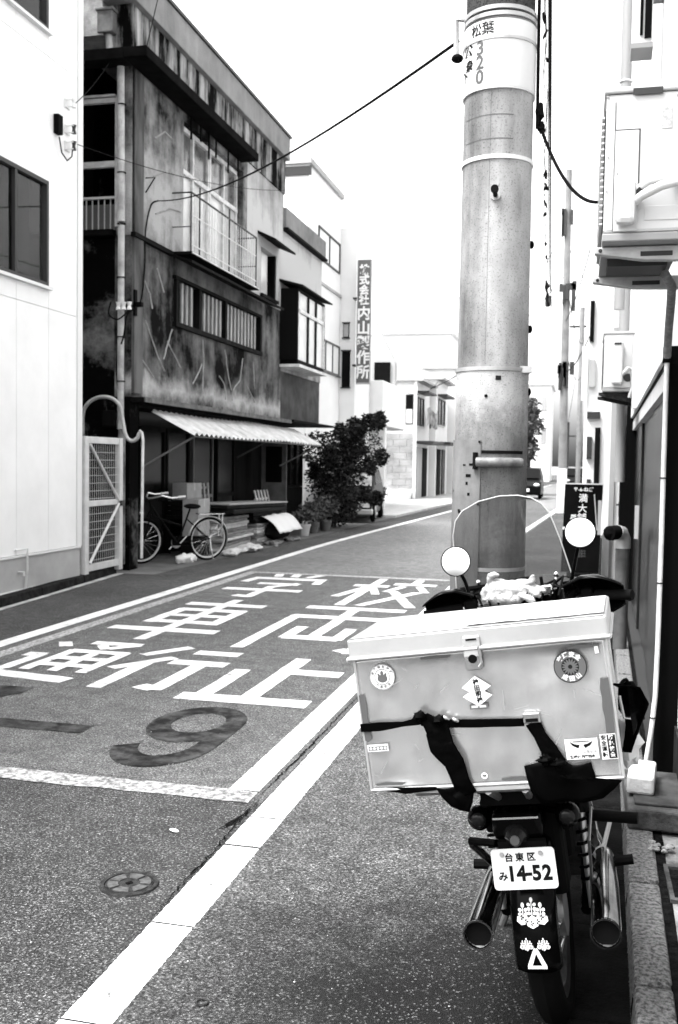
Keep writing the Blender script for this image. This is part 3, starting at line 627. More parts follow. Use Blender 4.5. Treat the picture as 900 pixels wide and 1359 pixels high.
# downpipe with hopper on the side wall, branch pipes
mat('old_pipe', .42, .6, v2=.22, scale=5)
dp = ob('downpipe', MB().tube([(-6.31, YC - .12, 7.22), (-6.29, YC - .12, 6.98), (-6.14, YC - .10, 6.82), (-6.12, YC - .10, 4.75)], .05, 12), MATS['old_pipe'], tb, smooth=True)
ob('pipe_length', MB().tube([(-6.12, YC - .10, 4.70), (-6.12, YC - .10, 1.95)], .045, 12), MATS['old_pipe'], dp, smooth=True)
ob('pipe_length', MB().tube([(-6.10, YC - .10, 1.94), (-6.10, YC - .10, .1)], .05, 12), mat('pipe_dirty', .22, .7, v2=.006, scale=4), dp, smooth=True)
ob('hopper', MB().box(-6.42, -6.20, YC - .24, YC - .02, 7.22, 7.50).box(-6.44, -6.18, YC - .26, YC - .0, 7.50, 7.54), mat('hopper_grey', .10, .6, var=.3, scale=8), dp, bevel=.01)
for z in (6.3, 5.4, 4.72, 4.0, 3.2, 2.6, 1.5): ob('clamp', MB().torus((-6.12, YC - .10, z), .053, .008, 'z', 16, 6), MATS['black'], dp)
arch = [(-6.70, YC - .12, 1.8)] + [(-6.42 - .26 * math.cos(t), YC - .12, 2.12 + .28 * math.sin(t)) for t in [math.pi * k / 10 for k in range(0, 10)]] + [(-6.08, YC - .14, 2.25), (-6.04, YC - .16, 1.98), (-5.98, YC - .16, 1.83), (-5.90, YC - .16, 1.78), (-5.82, YC - .16, 1.84), (-5.80, YC - .16, 1.92)]
ob('branch_pipe', MB().tube(spline([(-6.66, YC - .14, 1.85), (-6.66, YC - .14, 2.15), (-6.58, YC - .14, 2.30), (-6.42, YC - .14, 2.38), (-6.24, YC - .14, 2.37), (-6.10, YC - .16, 2.26), (-6.05, YC - .17, 2.05), (-6.0, YC - .18, 1.86), (-5.92, YC - .18, 1.79), (-5.84, YC - .18, 1.82), (-5.80, YC - .18, 1.90)]), .026, 10), MATS['old_pipe'], tb, smooth=True)
ob('drop_pipe', MB().tube([(-5.80, YC - .18, 1.93), (-5.765, YC - .18, 1.90), (-5.75, YC - .18, 1.80), (-5.76, YC - .18, .2)], .020, 8), MATS['white_pipe'], tb, smooth=True)
ob('meter_box', MB().box(-6.34, -6.16, YC - .20, YC - .02, 1.98, 2.20), MATS['black'], tb, bevel=.01)
# open side gallery with white frame
mat('gallery_white', .34, .6, var=.25, scale=5)
gl = ob('gallery_post', MB().box(-6.24, -6.18, YC - .06, YC - .0, 4.70, 6.42), MATS['gallery_white'], tb)
ob('gallery_beam', MB().box(-7.6, -6.245, YC - .06, YC - .0, 6.36, 6.42).box(-7.6, -6.245, YC - .06, YC, 6.44, 6.47), MATS['gallery_white'], tb)
ob('gallery_beam', MB().box(-7.6, -6.245, YC - .06, YC - .0, 5.50, 5.58), MATS['gallery_white'], tb)
ob('gallery_floor', MB().box(-7.6, -6.26, YC - .1, YC + .29, 4.58, 4.66), MATS['slab_dark'], tb)
ob('gallery_rail', MB().box(-7.6, -6.245, YC - .05, YC - .01, 5.08, 5.11), MATS['alu'], tb)
for k in range(11): ob('gallery_baluster', MB().box(-6.32 - k * .09, -6.31 - k * .09, YC - .04, YC - .02, 4.66, 5.08), MATS['alu'], tb)
ob('gallery_panel', MB().box(-7.6, -6.26, YC + .02, YC + .04, 4.67, 5.02), mat('gallery_grey', .07, .6), tb)
# corner insulators and service cables on the corner
ob('service_bracket', MB().box(X0 + .02, X0 + .14, YC - .02, YC + .05, 3.62, 3.68).box(X0 + .02, X0 + .05, YC - .02, YC + .05, 3.5, 3.85), MATS['black'], tb)
for k in range(3): ob('insulator', MB().lathe([(0, -.05), (.035, -.05), (.02, 0), (.035, .05), (0, .05)], (-6.1 + k * .08, YC - .22, 3.60), n=10), MATS['white_trim'], tb)
ob('service_cable', MB().tube(spline([(X0 + .06, 13.35, 5.22), (X0 + .04, 13.15, 5.10), (X0 + .03, 13.0, 4.7), (X0 + .03, 12.98, 4.2), (X0 + .05, 12.8, 3.7), (-6.0, YC - .15, 3.5), (-6.05, YC - .16, 3.2), (-6.20, YC - .06, 2.9), (-6.18, YC - .06, 2.5)]), .012, 6), MATS['cable'], tb)
ob('cable_loop', MB().tube(spline([(-6.22, YC - .2, 3.66), (-6.25, YC - .2, 3.5), (-6.12, YC - .22, 3.42), (-6.0, YC - .2, 3.5), (-5.95, YC - .1, 3.62)]), .010, 6), MATS['cable'], tb)
ob('wall_bracket', MB().tube([(X0 + .02, 13.02, 5.45), (X0 + .16, 13.02, 5.45), (X0 + .02, 13.02, 5.25)], .01, 6), MATS['black'], tb)

# ---- awning on struts
aw = thing('awning', 'pale corrugated metal awning on struts over the old shop front', 'awning', (-5.8, 17, 2.0))
mat('awning_metal', .56, .5, .1, v2=.34, scale=4)
for (a, b) in ((13.35, 15.9), (15.85, 18.3), (18.25, 20.7)):
    def fn(u, w, a=a, b=b):
        y = a + (b - a) * u; x = -6.02 + .56 * w; z = 2.24 - .33 * w + .020 * math.sin(y * 2 * math.pi / .20) + (.006 if a == 15.85 else 0) - .01 * math.sin(y * 1.3)
        return (x, y + .25 * w, z)
    ob('corrugated_sheet', MB().grid(fn, 110, 6), MATS['awning_metal'], aw, solid=.004)
for p, q in (((-5.47, 13.7, 1.90), (-5.95, 12.95, 1.45)), ((-5.47, 20.6, 1.87), (-6.0, 19.6, 1.45)), ((-5.47, 17.0, 1.885), (-6.0, 17.0, 1.6))):
    ob('strut', MB().tube([p, q], .016, 6), mat('strut_grey', .05, .6, .2, spec=.2), aw)
ob('edge_bar', MB().tube([(-5.47, 13.6, 1.885), (-5.47, 20.9, 1.885)], .012, 6), MATS['strut_grey'], aw)

# ---- lower neighbour with bay window
nb = thing('bay_window_house', 'rendered two storey house with boxed bay window next to the balcony house', 'building', (-9, 21.2, .004))
YN0, YN1 = YE + .01, 22.9
ob('wall', MB().box(-12, X0 - .03, YN0, YN1, 3.4, 6.30), MATS['render_light'], nb)
ob('lower_wall', MB().box(-12, X0 - .05, YN0, YN1, 2.42, 3.398), mat('dark_render', .05, .9, v2=.008, scale=2.5), nb)
ob('cornice', MB().box(-12, X0 + .06, YN0, YN1 + .02, 6.302, 6.70), MATS['fascia'], nb, bevel=.01)
ob('cornice_soffit', MB().box(-12, X0 + .10, YN0, YN1 + .05, 6.25, 6.30), MATS['flashing_dark'], nb)
ob('eave', MB().box(-8, X0 + .22, YN0 + .2, YN1 + .4, 2.36, 2.41), MATS['flashing_dark'], nb)
by0, by1, bz0, bz1 = 19.55, 21.75, 3.62, 5.05
bay = ob('bay_window', MB().box(X0 - .03, X0 + .36, by0, by0 + .06, bz0, bz1).box(X0 - .03, X0 + .36, by1 - .06, by1, bz0, bz1).box(X0 - .03, X0 + .36, by0 + .06, by1 - .06, bz0 - .10, bz0).box(X0 - .03, X0 + .36, by0 + .06, by1 - .06, bz1 - .05, bz1), MATS['flashing_dark'], nb)
ob('hood', MB().prism([(X0 - .02, bz1 + .12), (X0 + .50, bz1 + .01), (X0 + .50, bz1 + .04), (X0 - .02, bz1 + .18)], by0 - .12, by1 + .14, map_=lambda u, w, h: (u, h, w)), MATS['flashing_dark'], bay)
ob('sill', MB().box(X0 + .0, X0 + .42, by0 - .03, by1 + .03, bz0 - .16, bz0 - .101), MATS['old_white_paint'], bay)
ob('frame', MB().box(X0 + .30, X0 + .365, by0 + .07, by1 - .07, bz1 - .47, bz1 - .40).box(X0 + .30, X0 + .365, by0 + .061, by0 + .12, bz0, bz1 - .06).box(X0 + .30, X0 + .365, by1 - .12, by1 - .061, bz0, bz1 - .06), MATS['old_white_paint'], bay)
for q in (20.35, 20.98): ob('mullion', MB().box(X0 + .31, X0 + .36, q, q + .10, bz0, bz1 - .06), MATS['dark_wood'], bay)
for a, b in ((by0 + .12, 20.34), (20.46, 20.97), (21.09, by1 - .12)):
    ob('pane', MB().box(X0 + .325, X0 + .335, a, b, bz0 + .01, bz1 - .48), MATS['glass_frost'], bay); ob('pane', MB().box(X0 + .325, X0 + .335, a, b, bz1 - .39, bz1 - .06), MATS['glass_frost'], bay)
ob('open_door', MB().box(-6.55, -6.0, 20.1, 20.14, .05, 2.0), mat('door_wood', .07, .6, var=.3, scale=4), nb)
ob('door_glass', MB().box(-6.45, -6.1, 20.09, 20.099, 1.1, 1.85), MATS['glass_dark'], nb)
ob('shop_front', MB().box(-6.9, -6.4, 20.6, 22.8, .005, .95), MATS['dark_wood'], nb)
window(nb, -6.40, 20.7, 22.7, .96, 2.1, 4, 'dark_wood', 'glass_dark', sill=False, cur=False)
# ================================================================== THINGS IN FRONT OF THE OLD SHOP
mat('cardboard', .26, .85, var=.15, scale=5); mat('paper', .40, .9, var=.2, scale=7); mat('paper_grey', .22, .9, v2=.04, scale=14, stretch=(.4, .4, 6)); mat('chrome', .75, .12, 1.0); mat('steel', .35, .35, .9)
mat('sheet_white', .52, .8); mat('panel_dark', .008, .6, var=.4, scale=5)
mat('rim_pale', .45, .35, .3)
# ---- bicycle, standing along the wall, rear wheel away
def wheel_parts(parent, c, Rr, r, spokes=20, axis='x', hub=.02, tyre='rubber', rim='chrome', local=True, name='wheel', hw=.03):
    c = Vector(c)
    w = ob(name, MB().lathe([(0, -hw), (hub, -hw), (hub, hw), (0, hw)], c, axis, 14), MATS['steel'], parent, local=local, smooth=True)
    ob('tyre', MB().torus(c, Rr, r, axis, 40, 10), MATS[tyre], w, smooth=True, local=local)
    ob('rim', MB().lathe([(Rr - r * 1.3, -r * .6), (Rr - r * .5, -r * .75), (Rr - r * .5, r * .75), (Rr - r * 1.3, r * .6), (Rr - r * 1.6, 0), (Rr - r * 1.3, -r * .6)], c, axis, 40), MATS[rim], w, smooth=True, local=local)
    sp = MB()
    for k in range(spokes):
        a = 2 * math.pi * k / spokes; b = a + (.35 if k % 2 else -.35); s_ = hw * .8 * (1 if k % 4 < 2 else -1)
        d0 = Vector((s_, hub * math.cos(b), hub * math.sin(b))) if axis == 'x' else Vector((hub * math.sin(b), s_, hub * math.cos(b)))
        d1 = Vector((0, (Rr - r * 1.3) * math.cos(a), (Rr - r * 1.3) * math.sin(a))) if axis == 'x' else Vector(((Rr - r * 1.3) * math.sin(a), 0, (Rr - r * 1.3) * math.cos(a)))
        sp.tube([c + d0, c + d1], .0013 if r < .03 else .002, 4)
    ob('spokes', sp, MATS['chrome'], w, local=local)
    return w
bc = thing('bicycle', 'old black city bicycle with swept chrome handlebar outside the shop', 'bicycle', (-5.87, 14.02, .004), (0, R(-4), R(142)))
# local frame: y forward (the bicycle faces the camera), x to its right, z up
wheel_parts(bc, (0, .62, .335), .313, .022, rim='rim_pale'); wheel_parts(bc, (0, -.50, .335), .313, .022, 28, rim='rim_pale')
mat('bike_black', .004, .4)
fr_ = MB(); T = lambda p, q, r=.014: fr_.tube([p, q], r, 8)
T((0, .50, .86), (0, .05, .30), .018); T((0, .47, .70), (0, -.02, .55), .016); T((0, .02, .29), (0, -.16, .80)); T((0, .02, .29), (.05, -.50, .335), .010); T((0, .02, .29), (-.05, -.50, .335), .010); T((0, -.10, .66), (.05, -.50, .335), .008); T((0, -.10, .66), (-.05, -.50, .335), .008); T((0, .53, .95), (0, .46, .70), .018)
ob('frame', fr_, MATS['bike_black'], bc, local=True, smooth=True)
ob('fork', MB().tube([(0, .50, .80), (.05, .53, .68), (.05, .60, .42), (.05, .62, .335)], .011, 8).tube([(0, .50, .80), (-.05, .53, .68), (-.05, .60, .42), (-.05, .62, .335)], .011, 8), MATS['bike_black'], bc, local=True, smooth=True)
ob('handlebar', MB().tube([(.26, .18, 1.01), (.27, .30, 1.0), (.22, .44, 1.03), (.09, .53, .98), (0, .54, .97), (-.09, .53, .98), (-.22, .44, 1.03), (-.27, .30, 1.0), (-.26, .18, 1.01)], .014, 8), mat('bar_chrome', .85, .25, .7), bc, local=True, smooth=True)
for s_ in (-1, 1): ob('grip', MB().tube([(s_ * .26, .08, 1.02), (s_ * .26, .2, 1.01)], .018, 8), MATS['white_pipe'], bc, local=True, smooth=True)
ob('saddle', MB().ell((0, -.20, .84), .10, .14, .04, 12, 8), MATS['rubber'], bc, local=True, smooth=True)
for yy_, a0, a1 in ((.62, R(20), R(170)), (-.50, R(10), R(200))):
    ob('mudguard', MB().lathe([(.342, -.026), (.352, -.014), (.354, 0), (.352, .014), (.342, .026)], (0, yy_, .335), 'x', 24, a0, a1), MATS['alu' if yy_ < 0 else 'bike_black'], bc, local=True, smooth=True, solid=.003)
ob('carrier', MB().box(-.06, .06, -.75, -.30, .715, .73).box(-.055, -.045, -.72, -.70, .36, .714).box(.045, .055, -.72, -.70, .36, .714), MATS['chrome'], bc, local=True)
ob('crank', MB().lathe([(.0, -.01), (.09, -.01), (.09, .01), (0, .01)], (.05, .02, .29), 'x', 24).tube([(.07, .02, .29), (.08, .12, .18)], .01, 6).tube([(-.07, .02, .29), (-.08, -.08, .40)], .01, 6), MATS['steel'], bc, local=True)
ob('chain_case', MB().box(.035, .048, -.52, .10, .24, .38), MATS['bike_black'], bc, local=True, bevel=.02)
ob('wheel_lock', MB().torus((0, -.30, .55), .05, .012, 'x', 16, 6), MATS['chrome'], bc, local=True)
for s_ in (-1, 1): ob('stand_leg', MB().tube([(s_ * .05, -.50, .335), (s_ * .09, -.56, .004)], .010, 6), MATS['chrome'], bc, local=True)
ob('headlamp', MB().ell((.07, .62, .74), .04, .05, .04, 10, 8), MATS['chrome'], bc, local=True, smooth=True)

# ---- goods piled along the shop front
def carton(name, x0, x1, y0, y1, z0, z1, m, label, rot=(0, 0, 0), cat='box', group=None):
    t = thing(name, label, cat, ((x0 + x1) / 2, (y0 + y1) / 2, z0), rot, group)
    hx, hy, h = (x1 - x0) / 2, (y1 - y0) / 2, z1 - z0
    ob('body', MB().box(-hx, hx, -hy, hy, 0, h), MATS[m], t, local=True, bevel=.006)
    ob('tape', MB().box(-hx - .001, hx + .001, -.025, .025, h + .0005, h + .0015).box(hx + .001, hx + .002, -.025, .025, h - .12, h), MATS['paper'], t, local=True)
    return t
tbl = thing('work_bench', 'low dark bench standing behind the bicycle', 'bench', (-6.40, 16.0, .004))
ob('top', MB().box(-6.60, -6.22, 15.2, 16.9, .57, .63), MATS['panel_dark'], tbl)
for a in (-6.56, -6.26):
    for b in (15.25, 16.85): ob('leg', MB().box(a - .03, a + .03, b - .03, b + .03, .004, .569), MATS['panel_dark'], tbl)
ob('shelf', MB().box(-6.58, -6.24, 15.29, 16.81, .22, .25), MATS['panel_dark'], tbl)
carton('carton', -6.50, -6.24, 15.25, 15.90, .885, 1.16, 'cardboard', 'small cardboard box raised highest behind the bicycle handlebar')
crate = thing('dark_crate', 'dark slatted crate holding up the small cardboard box', 'crate', (-6.40, 15.6, .631))
for k in range(3): ob('slat', MB().box(-6.58, -6.23, 15.22, 15.98, .632 + k * .082, .70 + k * .082), MATS['dark_wood'], crate)
for b in (15.24, 15.93): ob('post', MB().box(-6.57, -6.53, b, b + .03, .631, .884), MATS['wood_mid'], crate)
carton('carton', -6.12, -5.86, 14.70, 15.38, .30, .92, 'cardboard', 'upright tan carton beside the bicycle rear wheel', (0, 0, .1))
carton('carton', -6.13, -5.88, 14.72, 15.34, .004, .30, 'panel_dark', 'dark box under the upright tan carton')
def slat_rack(name, label, y0, y1, x, z0, z1, tilt, n, m):
    t = thing(name, label, 'rack', (x, (y0 + y1) / 2, z0), (0, tilt, 0))
    w = (y1 - y0) / 2
    for k in range(n):
        yy = -w + (2 * w) * k / (n - 1); ob('slat', MB().box(-.012, .012, yy - .03, yy + .03, 0, z1 - z0), MATS[m], t, local=True)
    for z in (.12 * (z1 - z0), .8 * (z1 - z0)): ob('rail', MB().box(-.035, -.013, -w - .03, w + .03, z, z + .04), MATS[m], t, local=True)
    return t
slat_rack('slat_rack', 'pale slatted rack standing behind the upright carton', 16.05, 16.80, -6.45, .632, 1.14, R(-4), 5, 'cardboard')
slat_rack('slat_rack', 'grey folding slat rack leaning by the far end of the stack', 19.0, 19.8, -6.1, .004, .98, R(-14), 5, 'alu')
# leaning dark boards behind the bicycle
for k, (yy, lab) in enumerate(((12.95, 'dark board leaning at the wall nearest the drainpipe'), (13.25, 'dark board leaning behind the bicycle handlebar'), (13.60, 'dark board leaning behind the bicycle frame'))):
    ob('board', MB().box(-6.40, -6.38, yy + .35, yy + .65, .004, 1.0 - .1 * k, rot=(0, R(-8), 0), about=(-6.38, yy, .004)), MATS['panel_dark'], label=lab, cat='board')
# mats and boards stacked on bundles of paper
def bundle(x0, x1, y0, y1, z0, z1, label, m='paper_grey', jitter=.03, n=6):
    t = thing('paper_bundle', label, 'paper bundle', ((x0 + x1) / 2, (y0 + y1) / 2, z0))
    h = (z1 - z0) / n
    for k in range(n):
        a, b, c, d = [random.uniform(-jitter, jitter) for _ in range(4)]
        def fn(u, w, k=k, a=a, b=b, c=c, d=d): return None
        ob('layer', MB().box(x0 + a, x1 + b, y0 + c, y1 + d, z0 + k * h + .0004, z0 + (k + 1) * h - .004, rot=(random.uniform(-.015, .015), random.uniform(-.02, .02), random.uniform(-.03, .03))), MATS[(m, 'paper', 'cardboard', 'paper_grey')[k % 4] if m == 'paper_grey' else m], t, bevel=.004)
    return t
bundle(-6.15, -5.66, 15.46, 16.9, .004, .34, 'stack of folded papers right behind the bicycle rear wheel', n=8)
bundle(-6.15, -5.70, 15.5, 16.8, .345, .60, 'flattened cartons on top of the folded papers', n=5)
bundle(-6.15, -5.62, 17.0, 18.75, .004, .40, 'long pile of papers under the thick mats', n=8)
mt = thing('mat_stack', 'thick pale topped mats lying flat on the paper pile', 'mats', (-5.95, 17.1, .605))
mat('mat_pale', .25, .8, var=.15, scale=5)
ob('mat', MB().box(-6.30, -5.58, 15.6, 18.9, .62, .70, rot=(R(-1.2), 0, R(1)), about=(-6, 17, .62)), MATS['panel_dark'], mt, bevel=.02)
ob('mat', MB().box(-6.30, -5.62, 15.55, 18.7, .705, .765, rot=(R(-1.2), 0, R(-1)), about=(-6, 17, .62)), MATS['panel_dark'], mt, bevel=.02)
ob('mat', MB().box(-6.28, -5.60, 15.6, 18.8, .77, .80, rot=(R(-1.2), 0, R(-1)), about=(-6, 17, .62)), MATS['mat_pale'], mt, bevel=.01)
bundle(-6.1, -5.7, 17.1, 18.7, .405, .60, 'dark rolled sheets pressed under the mats', 'panel_dark', n=3)
def draped(name, cx, cy, z0, wx_, wy_, drop, label, m='sheet_white', cat='paper sheet', seed=1.0):
    def fn(u, w):
        x = cx + (u - .5) * wx_; y = cy + (w - .5) * wy_
        z = z0 - drop * u * u + .03 * mnoise.noise(Vector((x * 5, y * 5, seed)))
        return (x, y, z)
    return ob(name, MB().grid(fn, 14, 14), MATS[m], label=label, cat=cat, smooth=True, solid=.004)
draped('paper_sheet', -5.47, 18.1, .53, .38, 1.5, .30, 'white sheet hanging over the front of the dark roll', seed=3)
roll = ob('dark_roll', MB().ell((-5.56, 18.2, .26), .16, .8, .20, 16, 10, jit=.15), MATS['panel_dark'], label='dark stuffed sack under the white sheet', cat='sack', smooth=True)
def rag_pile(cx, cy, rx, ry, rz, label, m='paper', seed=0.0):
    rn = random.Random(int(seed * 10)); mb = MB().ell((cx, cy, rz * .55), rx, ry, rz * .8, 26, 16, jit=.75)
    for k in range(4): mb.ell((cx + rn.uniform(-.6, .6) * rx, cy + rn.uniform(-.8, .8) * ry, rz * rn.uniform(.3, .7)), rx * .6, ry * .45, rz * .6, 18, 12, (rn.uniform(-.4, .4), rn.uniform(-.4, .4), rn.uniform(0, 3)), .8)
    o = ob('plastic_bag', mb, MATS[m], label=label, cat='bag', smooth=True)
    r_ = o.modifiers.new('remesh', 'REMESH'); r_.mode = 'VOXEL'; r_.voxel_size = .02; r_.use_smooth_shade = True
    return o
rag_pile(-5.50, 15.35, .12, .30, .08, 'white plastic bag slumped behind the bicycle wheel', 'paper', 1.0)
rag_pile(-5.72, 13.95, .10, .24, .10, 'white bag lying under the bicycle frame', 'sheet_white', 4.0)
rag_pile(-5.50, 16.2, .15, .55, .07, 'crumpled pale wrapping at the foot of the folded papers', 'paper', 7.0)
rag_pile(-5.46, 17.6, .12, .30, .06, 'grey bag at the foot of the long paper pile', 'paper_grey', 9.0)
rag_pile(-5.42, 18.6, .12, .30, .06, 'mottled bag at the far foot of the long paper pile', 'paper_grey', 12.0)

# ---- foliage helper: many small leaves spread through lobes
def leaves(n, lobes, size, seed=1, flat=.5):
    rnd = random.Random(seed); mb = MB()
    for _ in range(n):
        c, r = lobes[rnd.randrange(len(lobes))]
        while True:
            d = Vector((rnd.uniform(-1, 1), rnd.uniform(-1, 1), rnd.uniform(-1, 1)))
            if .35 < d.length < 1 and rnd.random() < d.length: break
        p = Vector(c) + Vector((d.x * r[0], d.y * r[1], d.z * r[2]))
        s = size * rnd.uniform(.6, 1.3); a = Vector((rnd.gauss(0, 1), rnd.gauss(0, 1), rnd.gauss(0, flat))).normalized(); b = a.cross(Vector((rnd.gauss(0, 1), rnd.gauss(0, 1), rnd.gauss(0, 1)))).normalized()
        mb.add([p, p + a * s * .5 + b * s * .26, p + a * s, p + a * s * .5 - b * s * .26], [(0, 1, 2, 3)])
    return mb
mat('leaf_dark', .030, .6, v2=.004, scale=5); mat('leaf_mid', .05, .55, v2=.012, scale=6); mat('bark', .05, .9, var=.4, scale=12); mat('pot_clay', .07, .8, var=.2, scale=8); mat('pot_white', .34, .6)
sh = thing('shrub', 'big dark leafy shrub growing at the house corner in front of the car', 'shrub', (-5.7, 22.9, .004))
rnd = random.Random(3)
lob = [((-5.7 + rnd.uniform(-.45, .55), 22.9 + rnd.uniform(-.7, .7), 1.05 + rnd.uniform(-.6, 1.0)), (.5, .5, .45)) for _ in range(16)] + [((-5.05, 23.0, 1.95), (.55, .5, .45)), ((-5.0, 22.7, 1.6), (.45, .4, .35)), ((-5.6, 22.8, .4), (.55, .6, .4))]
lob += [((-5.7 + rnd.uniform(-.35, 1.1), 22.9 + rnd.uniform(-.8, .8), 1.2 + rnd.uniform(-.7, 1.35)), (.16, .16, .20)) for _ in range(20)]
lob = [(c, r) for c, r in lob if c[0] > -6.05]
ob('crown', leaves(15000, lob, .095, 5), MATS['leaf_dark'], sh)
ob('crown', leaves(2500, lob, .085, 6), MATS['leaf_mid'], sh)
st = MB()
for k in range(7):
    a = rnd.uniform(0, 6.28); st.tube([(-5.7 + .08 * math.cos(a), 22.9 + .08 * math.sin(a), .0), (-5.7 + .25 * math.cos(a), 22.9 + .25 * math.sin(a), .8), (-5.7 + .5 * math.cos(a) + .2, 22.9 + .5 * math.sin(a), 1.9)], .03, 6, r1=.008)
ob('trunk', st, MATS['bark'], sh)
def potted(x, y, h, r, label, n=500, m='leaf_mid', pot='pot_clay', ls=.09, base=.004):
    t = thing('potted_plant', label, 'potted plant', (x, y, base))
    ob('pot', MB().lathe([(0, .0), (r * .72, .0), (r, .2), (r * 1.08, .2), (r * 1.08, .24), (r * .9, .24), (r * .88, .2), (0, .19)], (x, y, base), n=18), MATS[pot], t, smooth=True)
    ob('stem', MB().tube([(x, y, base + .18), (x + .02, y, base + .24 + h * .5)], .012, 6), MATS['bark'], t)
    rr = random.Random(int(x * 100 + y * 10))
    ob('crown', leaves(n, [((x + rr.uniform(-.12, .12), y + rr.uniform(-.2, .2), base + .28 + h * rr.uniform(.2, .8)), (.2, .25, h * .35)) for _ in range(5)], ls, int(y * 10)), MATS[m], t)
potted(-5.55, 19.95, .25, .13, 'small potted plant in a pale pot nearest the slat rack', pot='pot_white')
potted(-5.55, 20.7, .42, .12, 'bushy potted plant second from the slat rack', 900)
potted(-5.50, 21.5, .45, .14, 'spreading potted plant at the foot of the dark shrub', 1100)
potted(-5.62, 22.1, .5, .12, 'potted plant half buried in the dark shrub', 900, 'leaf_dark')
potted(-5.95, 29.6, .55, .16, 'potted conifer standing by the white pillar', 700, 'leaf_mid', 'pot_white', .08, .071)
# ================================================================== FARTHER ALONG THE LEFT
mat('far_white', .64, .6, var=.06, scale=.6); mat('far_grey', .28, .7, var=.12, scale=.7); mat('far_pale', .60, .7, var=.05, scale=.4); mat('block', .20, .9, var=.3, scale=1.6, bump=.3)
tw = thing('white_tower_house', 'tall plain white house behind the bay window house', 'building', (-9, 26.4, .004))
ob('wall', MB().box(-14, -6.88, 24.71, 28.28, .004, 9.08), MATS['far_white'], tw)
ob('roof_edge', MB().box(-14.1, -6.80, 24.63, 28.28, 9.082, 9.22), MATS['far_grey'], tw)
ob('roof_shadow_gap', MB().box(-8.8, -6.81, 24.66, 24.708, 8.80, 9.02), MATS['alu_dark'], tw)
window(tw, -6.875, 25.7, 28.1, 6.93, 7.78, 2, 'alu_dark', 'glass_frost', sill=False)
window(tw, -6.875, 25.05, 28.2, 4.02, 4.88, 4, 'wood_mid', 'glass_sky', sill=True)
ob('floor_band', MB().box(-6.878, -6.84, 24.73, 28.26, 6.28, 6.36), MATS['far_grey'], tw)
# block with the two small windows that carries the vertical sign
sb = thing('sign_building', 'plain white block with two small windows carrying the vertical sign', 'building', (-10, 29.2, .004))
ob('wall', MB().box(-14, -6.42, 28.3, 30.4, .004, 8.3), MATS['far_white'], sb)
for (a, b, c, d) in ((-6.78, -6.60, 5.15, 5.55), (-6.80, -6.56, 3.72, 4.75)):
    w = ob('window', MB().box(a, b, 28.26, 28.298, c, d), MATS['black' if c < 5 else 'glass_dark'], sb)
    ob('frame', MB().box(a - .03, b + .03, 28.24, 28.259, d, d + .04).box(a - .03, b + .03, 28.24, 28.259, c - .04, c), MATS['alu_dark'], w)
    ob('pane', MB().box(a + .02, b - .02, 28.245, 28.258, c + .02, d - .02), MATS['far_grey' if c > 5 else 'glass_dark'], w)
ob('door', MB().box(-6.95, -6.5, 28.27, 28.298, .07, 2.0), MATS['far_white'], sb)
vs = thing('vertical_sign', 'tall narrow blade sign with a white column of characters', 'sign', (-6.1, 28.0, 3.8))
mat('sign_blue', .07, .5, var=.06, scale=1); mat('sign_white', .60, .5)
ob('panel', MB().box(-6.29, -5.92, 27.95, 28.05, 3.82, 7.28), MATS['sign_blue'], vs)
ob('frame', MB().box(-6.31, -6.291, 27.94, 28.06, 3.78, 7.30).box(-5.919, -5.90, 27.94, 28.06, 3.78, 7.30).box(-6.29, -5.92, 27.94, 28.06, 3.78, 3.819).box(-6.29, -5.92, 27.94, 28.06, 7.281, 7.30), MATS['far_grey'], vs)
ob('bracket', MB().box(-6.43, -6.312, 27.99, 28.03, 6.2, 6.25).box(-6.43, -6.312, 27.99, 28.29, 4.3, 4.35).box(-6.44, -6.40, 27.99, 28.30, 6.2, 6.25), MATS['alu_dark'], vs)
ROTF = Matrix.Rotation(R(90), 4, 'X')          # lettering that faces the camera side (-y)
for k, ch in enumerate('株式会社内山製作所'):
    sz = .29 if k < 4 else .40
    z = 7.0 - k * .285 if k < 4 else 5.76 - (k - 4) * .415
    put_text('letter', ch, sz, MATS['sign_white'], vs, Matrix.Translation((-6.105, 27.945, z)) @ ROTF, bold=.012, local=False)
# workshop with a boxed white canopy
wk = thing('workshop', 'white workshop with a boxed canopy jutting over its entrance', 'building', (-9, 33, .004))
ob('wall', MB().box(-14, -7.6, 30.45, 35.5, .004, 5.2), MATS['far_white'], wk)
ob('canopy', MB().box(-8.4, -6.0, 30.5, 34.6, 2.70, 4.10), MATS['far_white'], wk, bevel=.02)
ob('canopy_soffit', MB().box(-8.35, -6.05, 30.55, 34.55, 2.66, 2.698), MATS['far_grey'], wk)
ob('pillar', MB().box(-6.75, -6.02, 31.0, 31.25, .07, 2.65), MATS['far_pale'], wk)
ob('entrance_door', MB().box(-7.4, -6.8, 31.6, 31.66, .07, 2.5), MATS['far_white'], wk)
ob('gable_strip', MB().prism([(-7.1, 4.11), (-6.3, 4.11), (-6.3, 5.0), (-7.1, 6.6)], 34.0, 34.4, map_=lambda u, w, h: (u, h, w)), MATS['far_grey'], wk)
ob('gable_window', MB().box(-7.0, -6.45, 33.9, 33.99, 4.2, 5.0), MATS['glass_dark'], wk)
